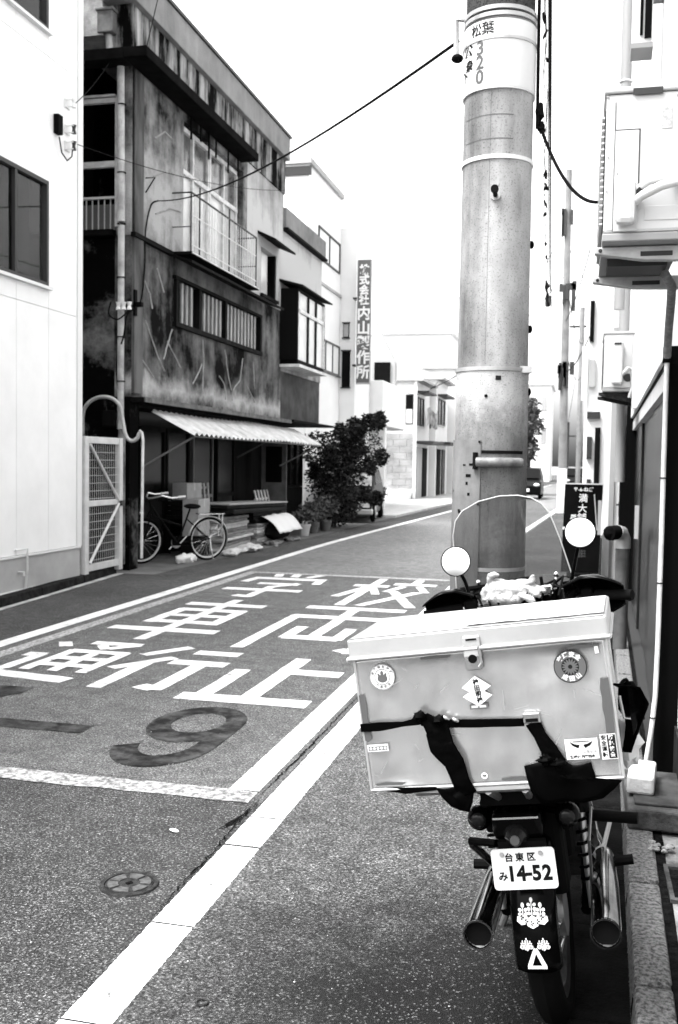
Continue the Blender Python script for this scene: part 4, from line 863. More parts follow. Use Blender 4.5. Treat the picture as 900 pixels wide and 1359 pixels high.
# two storey house with block side wall
def far_house(name, label, xf, y0, y1, h, front, side_blocks=False, roof=True):
    t = thing(name, label, 'building', (xf - 3, (y0 + y1) / 2, .07))
    ob('wall', MB().box(xf - 6, xf, y0, y1, .07, h), MATS[front], t)
    if roof: ob('roof', MB().prism([(xf - 6.3, h), (xf + .35, h), (xf + .35, h + .1), (xf - 3, h + 1.3), (xf - 6.3, h + .1)], y0 - .2, y1 + .1, map_=lambda u, w, hh: (u, hh, w)), MATS['far_grey'], t)
    return t
h1 = far_house('block_wall_house', 'two storey house with grey block side wall and steps', -6.62, 40.5, 44.4, 4.9, 'far_pale')
xx0, k = -9.6, 0
for r_ in range(9):
    z0 = .35 + r_ * .27
    for c in range(5):
        a = -8.9 + c * .56 - (.28 if r_ % 2 else 0); b = a + .55
        a, b = max(a, -8.9), min(b, -6.63)
        if b - a > .1: ob('block', MB().box(a, b, 40.42, 40.498, z0, z0 + .26), MATS['block'], h1)
ob('corner_post', MB().box(-6.66, -6.55, 40.38, 40.497, .07, 4.9), MATS['far_white'], h1)
w = ob('window', MB().box(-7.02, -6.70, 40.44, 40.497, 3.15, 4.35), MATS['alu_dark'], h1)
ob('pane', MB().box(-6.99, -6.73, 40.42, 40.439, 3.18, 3.75), MATS['glass_frost'], w); ob('pane', MB().box(-6.99, -6.73, 40.42, 40.439, 3.78, 4.32), MATS['glass_dark'], w)
for k in range(3): ob('step', MB().box(-8.6, -6.7 + .02 * k, 39.2 + .35 * k, 40.41, .07 + .13 * k, .198 + .13 * k), MATS['concrete_light'], h1)
ob('door_shutter', MB().box(-6.61, -6.57, 40.9, 42.2, .1, 2.2), MATS['far_grey'], h1)
ob('door', MB().box(-6.61, -6.56, 42.5, 43.6, .1, 2.2), MATS['dark_wood'], h1)
ob('canopy', MB().box(-6.61, -5.9, 40.8, 44.2, 2.35, 2.47), MATS['alu_dark'], h1)
window(h1, -6.60, 41.0, 42.6, 3.1, 4.3, 2, 'alu_dark', 'glass_sky'); ob('window_hood', MB().box(-6.61, -6.1, 40.7, 43.0, 4.45, 4.52), MATS['alu_dark'], h1)
ob('laundry', MB().grid(lambda u, v: (-6.2 + .1 * math.sin(u * 9), 41.0 + 2.6 * u, 3.1 + .7 * v + .1 * math.sin(u * 14)), 24, 6), mat('laundry', .35, .9, v2=.05, scale=3), h1, solid=.01)
h2 = far_house('narrow_house', 'narrow pale house beyond the block wall house', -6.35, 44.6, 48.6, 5.3, 'far_white')
ob('door', MB().box(-6.34, -6.29, 45.0, 46.0, .1, 2.2), MATS['dark_wood'], h2); ob('door', MB().box(-6.34, -6.29, 46.6, 47.6, .1, 2.2), MATS['glass_dark'], h2)
ob('canopy', MB().box(-6.34, -5.7, 44.8, 48.2, 2.4, 2.52), MATS['alu_dark'], h2)
window(h2, -6.33, 45.2, 47.4, 3.3, 4.5, 2, 'alu_dark', 'glass_sky'); ob('window_hood', MB().box(-6.34, -5.9, 45.0, 47.7, 4.6, 4.68), MATS['alu_dark'], h2)
h3 = far_house('pale_house', 'pale house just left of the big utility pole', -6.0, 49.2, 56, 6.2, 'far_pale')
for a in (49.8, 52.0): window(h3, -5.98, a, a + 1.3, 3.5, 4.6, 2, 'alu_dark', 'glass_dark')
for a in (50.0, 52.4): ob('door', MB().box(-5.99, -5.93, a, a + 1.2, .1, 2.2), MATS['dark_wood'], h3)
# pale blocks closing the view
def far_block(label, x0, x1, y0, y1, h, m, rows_=3, cols_=3, wm='far_grey'):
    t = thing('apartment_block', label, 'building', ((x0 + x1) / 2, (y0 + y1) / 2, 0)); ob('wall', MB().box(x0, x1, y0, y1, -.01, h), MATS[m], t); ob('roof_edge', MB().box(x0 - .2, x1 + .2, y0 - .2, y1 + .2, h, h + .35), MATS['far_white'], t)
    for i in range(rows_):
        for j in range(cols_):
            a = x0 + (x1 - x0) * (j + .3) / cols_; z = h - 2.4 - i * 3.0
            if z > 1: 
                w = ob('window', MB().box(a, a + (x1 - x0) / cols_ * .4, y0 - .06, y0 - .002, z, z + 1.3), MATS[wm], t)
    return t
far_block('stepped pale apartment block closing the view left of the pole', -16.5, -8.0, 62, 70, 9.6, 'far_pale')
far_block('higher pale block behind the stepped one', -15.0, -9.4, 78, 86, 14.5, 'far_white', 2, 3, 'far_pale')
far_block('low pale block at the end of the street', -7.6, -2.8, 95, 104, 9, 'far_white', 3, 4)
far_block('distant block on the left past the pale house', -12, -5.2, 72, 76, 8, 'far_pale', 2, 3)
# ---- parked car half hidden by the shrub
car = thing('parked_car', 'dark compact car with white plate parked behind the shrub', 'car', (-5.92, 26.3, .004), (0, 0, R(6)))
prof = [(-1.7, .25), (-1.72, .62), (-1.55, .80), (-.95, .90), (-.45, 1.38), (.9, 1.42), (1.55, 1.0), (1.68, .85), (1.70, .28), (1.3, .2), (-1.3, .2)]
cw = .64
def carmap(u, w_, h): t_ = max(0, (w_ - .85) / .6); return (h * (1 - .16 * t_), u, w_)
mat('car_paint', .002, .3, 0, spec=.08); mat('lamp_glass', .5, .1)
ob('body', MB().prism(prof, -cw, cw, map_=carmap), MATS['car_paint'], car, local=True, bevel=.05, smooth=True)
ob('windscreen', MB().add([(-.56, -.97, .93), (.56, -.97, .93), (.52, -.50, 1.35), (-.52, -.50, 1.35)], [(0, 1, 2, 3)]), MATS['glass_sky'], car, local=True, solid=.01)
for s_ in (-1, 1):
    ob('side_window', MB().prism([(-.75, .95), (-.4, 1.32), (.85, 1.35), (1.3, 1.0)], s_ * .60, s_ * .665, map_=carmap), MATS['glass_dark'], car, local=True)
    ob('headlight', MB().ell((s_ * .5, -1.66, .66), .14, .06, .08, 12, 8), MATS['lamp_glass'], car, local=True, smooth=True)
    for yy in (-1.1, 1.1):
        wv = ob('wheel', MB().lathe([(0, -.08), (.16, -.08), (.16, .08), (0, .08)], (s_ * .62, yy, .28), 'x', 18), MATS['steel'], car, local=True); ob('tyre', MB().torus((s_ * .62, yy, .28), .215, .065, 'x', 24, 8), MATS['rubber'], wv, smooth=True, local=True)
ob('bumper', MB().box(-.68, .68, -1.80, -1.68, .22, .36), MATS['alu'], car, local=True, bevel=.03)
ob('number_plate', MB().box(.30, .60, -1.80, -1.785, .40, .56), MATS['sign_white'], car, local=True)
ob('bonnet_trim', MB().box(-.45, .45, -1.78, -1.72, .46, .54), MATS['alu_dark'], car, local=True)
# ================================================================== UTILITY POLE
PX, PY = -.426, 4.9
pole_mat = stucco_mat('pole_concrete', .05, .36, 2.2, 3.0, .10, .36, .62, .75, .12, pores=.42)
mat('pole_dark', .016, .9, v2=.05, scale=120, detail=3, lo=.5, hi=.62, bump=.3, bscale=120); mat('pole_plate', .52, .45, var=.05, scale=4); mat('galv', .34, .45, .4, var=.2, scale=10); mat('rust', .05, .8, v2=.35, scale=14)
def pr(z): return .1775 - z * .0042
up = thing('utility_pole', 'thick concrete utility pole with number plate right behind the motorcycle', 'utility pole', (PX, PY, 0))
ob('shaft', MB().lathe([(pr(0), -.01)] + [(pr(z), z) for z in (0.5, 1.0, 1.5, 2.0, 2.5, 3.0, 3.62)], (PX, PY, 0), n=56), pole_mat, up, smooth=True)
ob('upper_shaft', MB().lathe([(pr(3.62), 3.621)] + [(pr(z) + .0, z) for z in (4.5, 6, 8, 10)] + [(0, 10.01)], (PX, PY, 0), n=56), MATS['pole_dark'], up, smooth=True)
def sleeve(name, z0, z1, t, m, a0=0, a1=2 * math.pi, parent=up, n=56, lip=True):
    return ob(name, MB().lathe([(pr(z0), z0), (pr(z0) + t, z0), (pr(z1) + t, z1), (pr(z1), z1)], (PX, PY, 0), n=n, a0=a0, a1=a1), MATS[m], parent, smooth=True)
wrap = stucco_mat('pole_wrap', .04, .40, 1.66, 2.2, .30, .38, .74, .5, .15, pores=.4)
ob('steel_wrap', MB().lathe([(pr(.3) + .001, .3), (pr(.3) + .005, .3), (pr(1.99) + .005, 1.99), (pr(1.99) + .001, 1.99)], (PX, PY, 0), n=56), wrap, up, smooth=True)
for z, tt, m in ((2.0, .010, 'galv'), (2.98, .006, 'sign_white'), (3.63, .010, 'galv'), (3.66, .010, 'galv'), (3.30, .008, 'pole_plate'), (3.80, .006, 'galv'), (1.05, .006, 'galv')):
    b_ = ob('steel_band', MB().lathe([(pr(z), z - .009), (pr(z) + tt, z - .009), (pr(z) + tt, z + .009), (pr(z), z + .009)], (PX, PY, 0), n=56), MATS[m], up, smooth=True)
ob('band_clamp', MB().box(PX + .13, PX + .19, PY - .10, PY - .06, 1.985, 2.015), MATS['galv'], up)
# number plate sleeve
pp = ob('number_plate', MB().lathe([(pr(3.29) + .001, 3.30), (pr(3.30) + .009, 3.30), (pr(3.60) + .009, 3.605), (pr(3.60) + .001, 3.605)], (PX, PY, 0), n=64), MATS['pole_plate'], up, smooth=True)
ob('plate_band', MB().lathe([(pr(3.52), 3.515), (pr(3.52) + .013, 3.515), (pr(3.52) + .013, 3.528), (pr(3.52), 3.528)], (PX, PY, 0), n=64), MATS['galv'], pp, smooth=True)
mat('ink', .015, .7); mat('ink_grey', .06, .7)
def on_pole(z, ang, t): # frame on the pole surface; ang from the camera-facing side, positive to the right
    a = R(-90 + ang); r = pr(z) + t
    nx_, ny_ = math.cos(a), math.sin(a)
    return Matrix(((-ny_, 0, nx_, PX + r * nx_), (nx_, 0, ny_, PY + r * ny_), (0, 1, 0, z), (0, 0, 0, 1)))
def wrap_text(s, size, z, ang, m, bold, t=.0105, name='letter'):
    me = text_mesh(s, size, bold); r = pr(z) + t; a0 = R(-90 + ang)
    for v in me.vertices:
        a = a0 + v.co.x / r; v.co = Vector((PX + r * math.cos(a), PY + r * math.sin(a), z + v.co.y))
    return ob(name, me, MATS[m], pp)
A0 = 5 - 22                                   # the lettering column sits left of the middle
wrap_text('松葉', .062, 3.563, -25, 'ink', .0010, .0105)
for ch, z in (('3', 3.478), ('2', 3.412), ('0', 3.346)): wrap_text(ch, .088, z, -27, 'ink_grey', .0022)
for ch, z, an, sz in (('公', 3.49, -54, .075), ('衆', 3.415, -50, .055), ('下', 3.375, -62, .06)): wrap_text(ch, sz, z, an, 'ink', .002)
ob('plate_seam', MB().lathe([(pr(3.30) + .0095, 3.31), (pr(3.50) + .0095, 3.51)], (PX, PY, 0), n=2, a0=R(-90 - 13), a1=R(-90 - 12.4)), MATS['ink_grey'], pp)
ob('small_mark', MB().box(-.013, .013, -.010, .010, -.0005, .0005).xf(on_pole(1.955, 14, .0065)), MATS['ink'], up)
ob('drill_hole', MB().lathe([(0, 0), (.008, 0), (.008, .001), (0, .001)], (0, 0, 0), n=14).xf(on_pole(1.87, -4, .0065)), MATS['black'], up)
ob('mould_seam', MB().lathe([(pr(2.02) + .0006, 2.02), (pr(3.28) + .0006, 3.28)], (PX, PY, 0), n=1, a0=R(-90 - 7.6), a1=R(-90 - 7.0)), MATS['ink_grey'], up)
for z in (3.17, 3.06): ob('form_ring', MB().lathe([(pr(z) + .0008, z), (pr(z) + .0008, z + .004)], (PX, PY, 0), n=24, a0=R(-150), a1=R(-60)), MATS['ink_grey'], up)
# step bolt
d = Vector((math.cos(R(-87)), math.sin(R(-87)), 0)); c0 = Vector((PX, PY, 2.80)) + d * (pr(2.8) - .005)
ob('step_bolt', MB().tube([c0, c0 + d * .11, c0 + d * .115 + Vector((-.006, 0, .012))], .011, 12).tube([c0 + d * .10, c0 + d * .125], .018, 12), mat('bolt_black', .006, .7), up, smooth=True)
ob('bolt_collar', MB().tube([c0 - d * .005, c0 + d * .012], .024, 16), MATS['galv'], up, smooth=True)
# cover strip with hinge bar on the left of the wrap
def shell(name, z0, z1, a0, a1, t, m, parent=up, n=20): return ob(name, MB().lathe([(pr(z0) + .005, z0), (pr(z0) + t, z0), (pr(z1) + t, z1), (pr(z1) + .005, z1)], (PX, PY, 0), n=n, a0=R(-90 + a0), a1=R(-90 + a1)), m if not isinstance(m, str) else MATS[m], parent, smooth=True)
cov = shell('cover_plate', .30, 1.665, -88, -10, .011, stucco_mat('cover_steel', .05, .24, 1.2, 1.7, .1, .36, .7, .5, .15))
for z in (1.655, 1.36, .9):
    ob('rivet', MB().ell((0, 0, .002), .006, .006, .004, 8, 5).xf(on_pole(z, -12, .011)), MATS['bolt_black'], cov)
for k in range(9):
    z = random.uniform(1.0, 1.62); a = random.uniform(-70, -28)
    shell('scuff', z, z + random.uniform(.006, .02), a, a + random.uniform(3, 9), .0125, 'bolt_black', cov, 3)
lat = shell('hinge_strap', 1.545, 1.575, -16, 62, .016, 'galv')
pin = [Vector(on_pole(1.56, a, .03).translation) for a in (-14, 0, 14, 28, 40, 50)]
ob('hinge_pin', MB().tube(pin, .022, 12), mat('pin_steel', .14, .6, .3, var=.4, scale=20), up, smooth=True)
ob('hinge_ear', MB().tube([on_pole(1.525, -17, .02).translation, on_pole(1.605, -17, .02).translation], .012, 8), MATS['bolt_black'], up)
shell('strap_dark', 1.60, 1.615, -9, 62, .009, 'bolt_black')
# cable conduit running up the right-hand side
cx_ = Vector(on_pole(3.6, 84, .022).translation)
ob('riser_cable', MB().tube([on_pole(z, 84 + 4 * math.sin(z * 3), .022).translation for z in (3.14, 3.2, 3.3, 3.5, 3.7, 4.0, 5, 7, 9)], .008, 8), MATS['cable'], up, smooth=True)
ob('cable_clutch', MB().ell(on_pole(3.22, 86, .03).translation, .022, .022, .05, 10, 8, jit=.5).ell(on_pole(3.15, 88, .04).translation, .02, .02, .03, 10, 8, jit=.5), MATS['cable'], up)
for z in (2.6, 2.2, 1.9): ob('side_tie', MB().ell(on_pole(z, 88, .006).translation, .012, .012, .02, 8, 6), MATS['black'], up)
br = ob('cable_arm', MB().tube([on_pole(3.68, -88, .01).translation, on_pole(3.68, -88, .05).translation, on_pole(3.50, -88, .045).translation], .013, 8), MATS['galv'], up)
ob('arm_clamp', MB().ell(on_pole(3.50, -88, .04).translation, .03, .03, .02, 10, 6), MATS['black'], up)
# ---- overhead cables
def cable(name, pts, r, label, sag=0, n=24, twist=False):
    out = []
    for (a, b, s) in pts:
        a, b = Vector(a), Vector(b)
        for k in range(n): t = k / n; p = a.lerp(b, t); p.z -= s * 4 * t * (1 - t); out.append(p)
    out.append(Vector(pts[-1][1])); return ob(name, MB().tube(out, r, 6), MATS['cable'], label=label, cat='cable', smooth=True)
cable('service_cable', [((PX - .20, PY, 3.585), (X0 + .06, 13.35, 5.22), .20)], .008, 'thick black service cable swinging from the pole to the old house')
cable('service_cable', [((X0 + .12, 10.9, 5.25), (X0 + .10, 19.9, 7.1), .16)], .005, 'thin wire running from the white wall along the old house')
cable('service_cable', [((X0 + .10, 10.88, 5.72), (-6.25, YC - .1, 6.95), .05)], .005, 'short cable from the white wall corner up to the hopper')
cable('service_cable', [((-5.75, 12.5, 6.96), (-5.55, 12.75, 8.3), .0)], .006, 'black cable rising past the cornice corner')
cable('drop_cable', [((PX + .19, PY, 3.18), (.06, 4.62, 2.72), .11)], .008, 'looped black cable from the pole to the near air conditioner')
# ================================================================== RIGHT SIDE
mat('right_siding', .72, .5, var=.04, scale=1.2); mat('door_metal', .035, .3, .4, spec=.2, v2=.006, scale=2.0, stretch=(1, 6, .5)); mat('jamb_black', .002, .8, spec=.04)  # door_metal: vertical streaks paint reflections into the colour
mat('plaster_rough', .42, .9, var=.15, scale=5, bump=.6, bscale=40); mat('ac_white', .42, .45); mat('ac_grey', .20, .5)
def rbox(mb, d0, d1, y0, y1, z0, z1, a=.25):
    """box measured out from the right-hand wall line: d is the distance towards the street"""
    return mb.add([(wx(y, a) - d, y, z) for z in (z0, z1) for (d, y) in ((d0, y0), (d1, y0), (d1, y1), (d0, y1))], [(0, 3, 2, 1), (4, 5, 6, 7), (0, 1, 5, 4), (1, 2, 6, 5), (2, 3, 7, 6), (3, 0, 4, 7)])
rb = thing('right_building', 'white panel building with dark sliding doors on the right', 'building', (3, 6, .085))
ob('wall', rbox(MB(), -6, -.02, 4.78, 11.55, 2.10, 9.5), MATS['right_siding'], rb)
ob('pier', rbox(MB(), -6, -.105, .2, 4.775, .086, 9.5), MATS['plaster_rough'], rb)
ob('pier_base', rbox(MB(), -.1045, -.092, .2, 4.77, .087, .36), mat('base_dark', .03, .9, v2=.01, scale=6), rb)
y = 4.79
while y < 11.4:
    ob('panel', rbox(MB(), -.019, 0, y + .003, y + .447, 2.06, 9.5), MATS['right_siding'], rb); y += .45
ob('lintel_soffit', rbox(MB(), -.60, -.021, 4.78, 11.5, 2.03, 2.098), MATS['jamb_black'], rb)
ob('door_header', rbox(MB(), -.075, -.022, 5.2, 11.2, 1.93, 2.028), MATS['gate_paint'], rb)
ob('dark_interior', rbox(MB(), -2.0, -.30, 4.78, 11.3, .086, 2.02), MATS['void'], rb)
ob('far_jamb', rbox(MB(), -.25, .09, 11.0, 11.5, .09, 2.35), MATS['jamb_black'], rb)
ob('near_jamb', rbox(MB(), -.25, -.004, 4.78, 4.84, .09, 2.02), MATS['jamb_black'], rb)
for (a, b, dd) in ((5.25, 7.12, -.06), (7.14, 9.1, -.075), (9.12, 11.0, -.06)):
    dr = ob('sliding_door', rbox(MB(), dd - .03, dd, a, b, .12, 1.93), MATS['door_metal'], rb)
    ob('edge_strip', rbox(MB(), dd + .0005, dd + .006, a, a + .06, .12, 1.93), MATS['alu_dark'], dr)
ob('pull_handle', rbox(MB(), -.055, -.02, 9.3, 9.34, .9, 1.2), MATS['alu'], rb)
ob('door_track', rbox(MB(), -.10, -.0, 4.85, 11.0, .087, .115), MATS['alu_dark'], rb)
# drainpipe high on the wall
rd = ob('drainpipe', MB().tube([(.291, 9.0, 2.9), (.291, 9.0, 9.4)], .046, 16), mat('pipe_grey', .22, .5), rb, smooth=True)
ob('drainpipe', MB().tube([(.37, 9.9, 1.4), (.37, 9.9, 4.4)], .050, 16), MATS['pipe_grey'], rb, smooth=True)
for z in (4.83, 3.4): ob('pipe_clip', MB().torus((.291, 9.0, z), .049, .007, 'z', 18, 6).tube([(.33, 9.0, z), (.46, 9.0, z)], .008, 6), MATS['white_trim'], rd)
ob('shutter_rail', rbox(MB(), .001, .059, 6.03, 6.1, 4.2, 6.2), MATS['pipe_grey'], rb)
sbx = ob('shutter_box', rbox(MB(), 0.06, .172, 6.0, 6.14, 3.94, 6.2), MATS['white_trim'], rb, bevel=.006)
ob('shutter_slot', MB().box(.262, .278, 5.985, 5.999, 3.99, 6.2), MATS['black'], sbx); ob('shutter_slot', MB().box(.288, .325, 5.985, 5.999, 3.97, 6.2), MATS['black'], sbx)
ob('box_foot', rbox(MB(), .055, .175, 5.97, 6.16, 3.91, 3.938), MATS['pipe_grey'], sbx)
# conduit beside the door
ob('conduit', MB().tube([(.368, 4.75, 2.06), (.369, 4.75, 1.2), (.368, 4.75, .75), (.364, 4.745, .5), (.350, 4.73, .34), (.330, 4.71, .20)], .0115, 10), MATS['white_pipe'], rb, smooth=True)
for z in (1.5, 1.02, .40): ob('conduit_clip', MB().torus((.369 if z > .6 else .356, 4.75 if z > .6 else 4.735, z), .013, .003, 'z', 12, 5), MATS['black'], rb)
ob('insulated_hose', MB().tube([(.30, 4.1, 2.30), (.335, 4.2, 2.27), (.35, 4.40, 2.24), (.366, 4.68, 2.16), (.368, 4.75, 2.04)], .018, 10), mat('hose_grey', .16, .8, var=.3, scale=40), rb, smooth=True)
ob('hose_cap', MB().tube([(.368, 4.75, 2.09), (.368, 4.75, 2.02)], .019, 10), MATS['black'], rb)
# ---- near air conditioner on wall brackets
def air_con(label, x0, x1, y0, y1, z0, z1, fine=True):
    t = thing('air_conditioner', label, 'air conditioner', ((x0 + x1) / 2, (y0 + y1) / 2, z0 - .02))
    ob('casing', MB().box(x0 + .012, x1, y0, y1, z0 + .03, z1), MATS['ac_white'], t, bevel=.012)
    ob('base_tray', MB().box(x0 + .008, x1 + .004, y0 - .006, y1 + .006, z0, z0 + .028), MATS['ac_grey'], t, bevel=.004)
    ob('top_lid', MB().box(x0 + .004, x1 + .004, y0 - .008, y1 + .008, z1 + .0005, z1 + .022), MATS['ac_white'], t, bevel=.006)
    ob('coil', MB().box(x0 + .008, x0 + .0118, y0 + .05, y1 - .03, z0 + .06, z1 - .04), MATS['alu_dark'], t)
    if fine:
        z = z0 + .07
        while z < z1 - .05: ob('fin', MB().box(x0 - .002, x0 + .0078, y0 + .04, y1 - .02, z, z + .006), MATS['ac_white'], t); z += .022
        xm = (x0 + x1) / 2
        ob('handle_recess', MB().box(x0 + .10, x0 + .20, y0 - .0095, y0 - .0075, z1 - .012, z1 + .012), MATS['alu_dark'], t, bevel=.004)
        ob('service_panel', MB().box(x0 + .045, x0 + .125, y0 - .004, y0 - .0005, z0 + .035, z1 - .13), MATS['ac_white'], t, bevel=.002)
        ob('panel_seam', MB().box(x0 + .042, x0 + .044, y0 - .003, y0 - .0002, z0 + .035, z1 - .03).box(x0 + .045, x0 + .13, y0 - .003, y0 - .0002, z1 - .129, z1 - .126).box(x0 + .1265, x0 + .129, y0 - .003, y0 - .0002, z0 + .2, z1 - .13), MATS['alu_dark'], t)
        ob('valve_cover', MB().box(x0 + .05, x0 + .12, y0 - .055, y0 - .0045, z0 + .05, z0 + .21), MATS['ac_white'], t, bevel=.02)
        for (a, b) in ((.022, z1 - .22), (.020, z1 - .34), (.055, z1 - .28), (.25, z1 - .02), (.015, z1 - .01)): ob('screw', MB().lathe([(0, -.003), (.004, -.003), (.004, 0), (0, 0)], (x0 + a, y0 - .002, b), 'y', 10), MATS['pipe_grey'], t)
        ob('rating_label', MB().box(x0 + .20, x0 + .235, y0 - .0022, y0 - .0012, z1 - .13, z1 - .05), mat('label_grey', .42, .5, v2=.22, scale=60), t)
        ob('lower_press', MB().box(x0 + .15, x1 - .01, y0 - .003, y0 - .0004, z0 + .07, z0 + .12), MATS['ac_white'], t, bevel=.002)
        ob('refrigerant_pipe', MB().tube([(x0 + .115, y0 - .03, z0 + .13), (x0 + .14, y0 - .05, z0 + .145), (x0 + .2, y0 - .07, z0 + .17), (x0 + .28, y0 - .06, z0 + .19), (x1 + .05, y0 + .05, z0 + .20)], .016, 10), MATS['ac_white'], t, smooth=True)
        ob('refrigerant_pipe', MB().tube([(x0 + .12, y0 - .03, z0 + .17), (x0 + .16, y0 - .04, z0 + .195), (x0 + .22, y0 - .04, z0 + .20), (x1 + .05, y0 + .06, z0 + .23)], .012, 10), MATS['ac_white'], t, smooth=True)
        ob('bare_valve', MB().tube([(x0 + .11, y0 - .02, z0 + .15), (x0 + .135, y0 - .035, z0 + .175)], .013, 8), MATS['cast_iron'], t)
    else:
        ob('valve_cover', MB().box(x0 + .08, x0 + .17, y0 - .06, y0 - .001, z0 + .06, z1 - .06), MATS['ac_white'], t, bevel=.02)
        ob('vent_slot', MB().box(x0 + .095, x0 + .155, y0 - .064, y0 - .061, z1 - .10, z1 - .08), MATS['alu_dark'], t)
        ob('refrigerant_pipe', MB().tube([(x0 + .17, y0 - .03, z0 + .15), (x0 + .22, y0 - .06, z0 + .2), (x1 - .02, y0 - .04, z0 + .19), (x1, y0 - .03, z0 + .05), (x1 - .03, y0, z0 - .05)], .018, 8), MATS['ac_white'], t, smooth=True)
        ob('fan_opening', MB().lathe([(0, -.004), (.035, -.004), (.035, 0)], (x1 - .05, y0 - .002, z0 + .12), 'y', 16), MATS['alu_dark'], t)
    return t
air_con('large white air conditioner on brackets overhead at the right edge', .045, .325, 3.70, 4.48, 2.345, 2.86)
for q, lab in ((3.79, 'nearer steel arm carrying the large air conditioner'), (4.38, 'farther steel arm carrying the large air conditioner')):
    t = thing('wall_bracket', lab, 'bracket', (.34, q, 2.3), group='arms under the large air conditioner')
    xw = wx(q, .355) - .001
    ob('arm', MB().prism([(.03, 2.342), (xw, 2.342), (xw, 2.285), (.20, 2.292), (.03, 2.318)], q - .02, q + .02, map_=lambda u, w, h: (u, h, w)), MATS['galv'], t, bevel=.004)
    ob('slot', MB().box(.19, .30, q - .0215, q - .0205, 2.305, 2.322), MATS['alu_dark'], t)
    ob('bolt', MB().lathe([(0, -.006), (.007, -.006), (.007, 0)], (.05, q - .02, 2.328), 'y', 8), MATS['cast_iron'], t)
ob('lower_tray', MB().box(.08, .30, 4.0, 4.2, 2.315, 2.344), MATS['alu_dark'], bpy.data.objects['air_conditioner'])
air_con('smaller air conditioner farther along the right wall', .165, .43, 9.05, 9.75, 2.20, 2.70, False)
t = thing('wall_bracket', 'black bracket holding the smaller air conditioner', 'bracket', (.46, 9.4, 2.1))
for q in (9.12, 9.66): ob('arm', MB().prism([(.14, 2.196), (wx(q) - .001, 2.196), (wx(q) - .001, 2.10), (.14, 2.17)], q - .02, q + .02, map_=lambda u, w, h: (u, h, w)), MATS['cast_iron'], t)
ob('post', MB().box(wx(9.0) - .045, wx(9.0) - .002, 8.95, 9.0, 2.05, 2.62), MATS['ac_white'], t)
# ---- ground box with a loose block, pit and rubbish
mb_ = thing('meter_box', 'stained concrete meter box with a metal lid beside the kerb', 'meter box', (.36, 4.35, .085))
ob('box_wall', MB().box(.222, .52, 4.08, 4.62, .101, .185), mat('stained_concrete', .08, .9, v2=.015, scale=7, bump=.5), mb_, bevel=.01)
ob('lid', MB().box(.25, .50, 4.13, 4.58, .1855, .198), mat('lid_rust', .05, .7, .1, v2=.01, scale=12), mb_, bevel=.004)
ob('concrete_block', MB().box(.235, .345, 4.22, 4.48, .199, .275, rot=(0, 0, R(-6))), mat('block_pale', .42, .85, var=.15, scale=9, bump=.3), label='loose pale concrete block lying on the meter box lid', cat='block', bevel=.012)
pit = thing('drain_pit', 'small rectangular drain pit in the concrete behind the kerb', 'drain', (.40, 3.62, .085))
ob('frame', MB().box(.335, .50, 3.45, 3.47, .086, .10).box(.335, .50, 3.74, 3.76, .086, .10).box(.335, .35, 3.471, 3.739, .086, .10), MATS['stained_concrete'], pit)
ob('bottom', MB().box(.351, .50, 3.471, 3.739, .086, .089), MATS['dirt'], pit)
rag_like = MB()
for k in range(9): rag_like.ell((.315 + random.uniform(-.03, .06), 3.90 + random.uniform(-.05, .06), .10 + random.uniform(0, .015)), random.uniform(.008, .02), random.uniform(.01, .02), .008, 7, 5, (0, 0, k), .3)
ob('rubble', rag_like, mat('rubble', .35, .9, v2=.05, scale=30), kind='stuff', label='bits of pale rubble behind the kerb', cat='rubble')
# ---- standpipe with valve
sp = thing('standpipe', 'grey standpipe with black valve in front of the dark door', 'standpipe', (.345, 8.2, .09))
ob('pipe', MB().tube([(.345, 8.2, .09), (.345, 8.2, .93)], .055, 18), mat('pipe_dull', .07, .5, var=.3, scale=9), sp, smooth=True)
ob('elbow', MB().tube([(.345, 8.2, .90), (.345, 8.2, .97), (.325, 8.17, 1.02), (.29, 8.12, 1.03)], .062, 16), MATS['alu'], sp, smooth=True)
ob('valve_cap', MB().tube([(.30, 8.13, 1.03), (.235, 8.05, 1.025)], .058, 12).ell((.24, 8.06, 1.025), .05, .03, .05, 10, 8, jit=.4), MATS['black'], sp, smooth=True)
# ---- standing shop sign
ss = thing('standing_sign', 'black standing signboard with white characters by the right wall', 'sign', (.03, 12.0, .004))
mat('sign_black', .003, .5, var=.3, scale=2)
ob('board', MB().prism([(-.19, .30), (.24, .30), (.265, 1.33), (-.165, 1.33)], 11.96, 12.0, map_=lambda u, w, h: (u, h, w)), MATS['sign_black'], ss, bevel=.005)
ob('base', MB().box(-.12, .20, 11.85, 12.2, .004, .30), MATS['sign_black'], ss, bevel=.01)
ob('top_rail', MB().box(-.175, .275, 11.955, 12.005, 1.331, 1.345), MATS['alu'], ss)
for s_, sz, x, z in (('〒-6-ねぎ', .055, .045, 1.27), ('満', .105, .045, 1.165), ('大', .105, .04, 1.045), ('舗', .11, .035, .935)):
    put_text('letter', s_, sz, MATS['sign_white'], ss, Matrix.Translation((x, 11.953, z)) @ ROTF, bold=.0012, local=False)
put_text('letter', '今', .075, MATS['sign_white'], ss, Matrix.Translation((-.055, 11.953, .94)) @ ROTF @ Matrix.Rotation(R(40), 4, 'Z'), bold=.006, local=False)
ob('price_strip', MB().box(-.18, -.12, 11.94, 11.958, .80, .83), MATS['sign_white'], ss)
for z in (.55, .52, .49): put_text('letter', '営業中', .03, MATS['ink_grey'], ss, Matrix.Translation((.045, 11.953, z)) @ ROTF, local=False)
ob('flag_pole', MB().tube([(.17, 11.94, 1.22), (.21, 11.94, .80)], .007, 6), MATS['alu'], ss); ob('side_card', MB().box(.215, .255, 11.94, 11.958, .75, 1.15), MATS['far_grey'], ss)
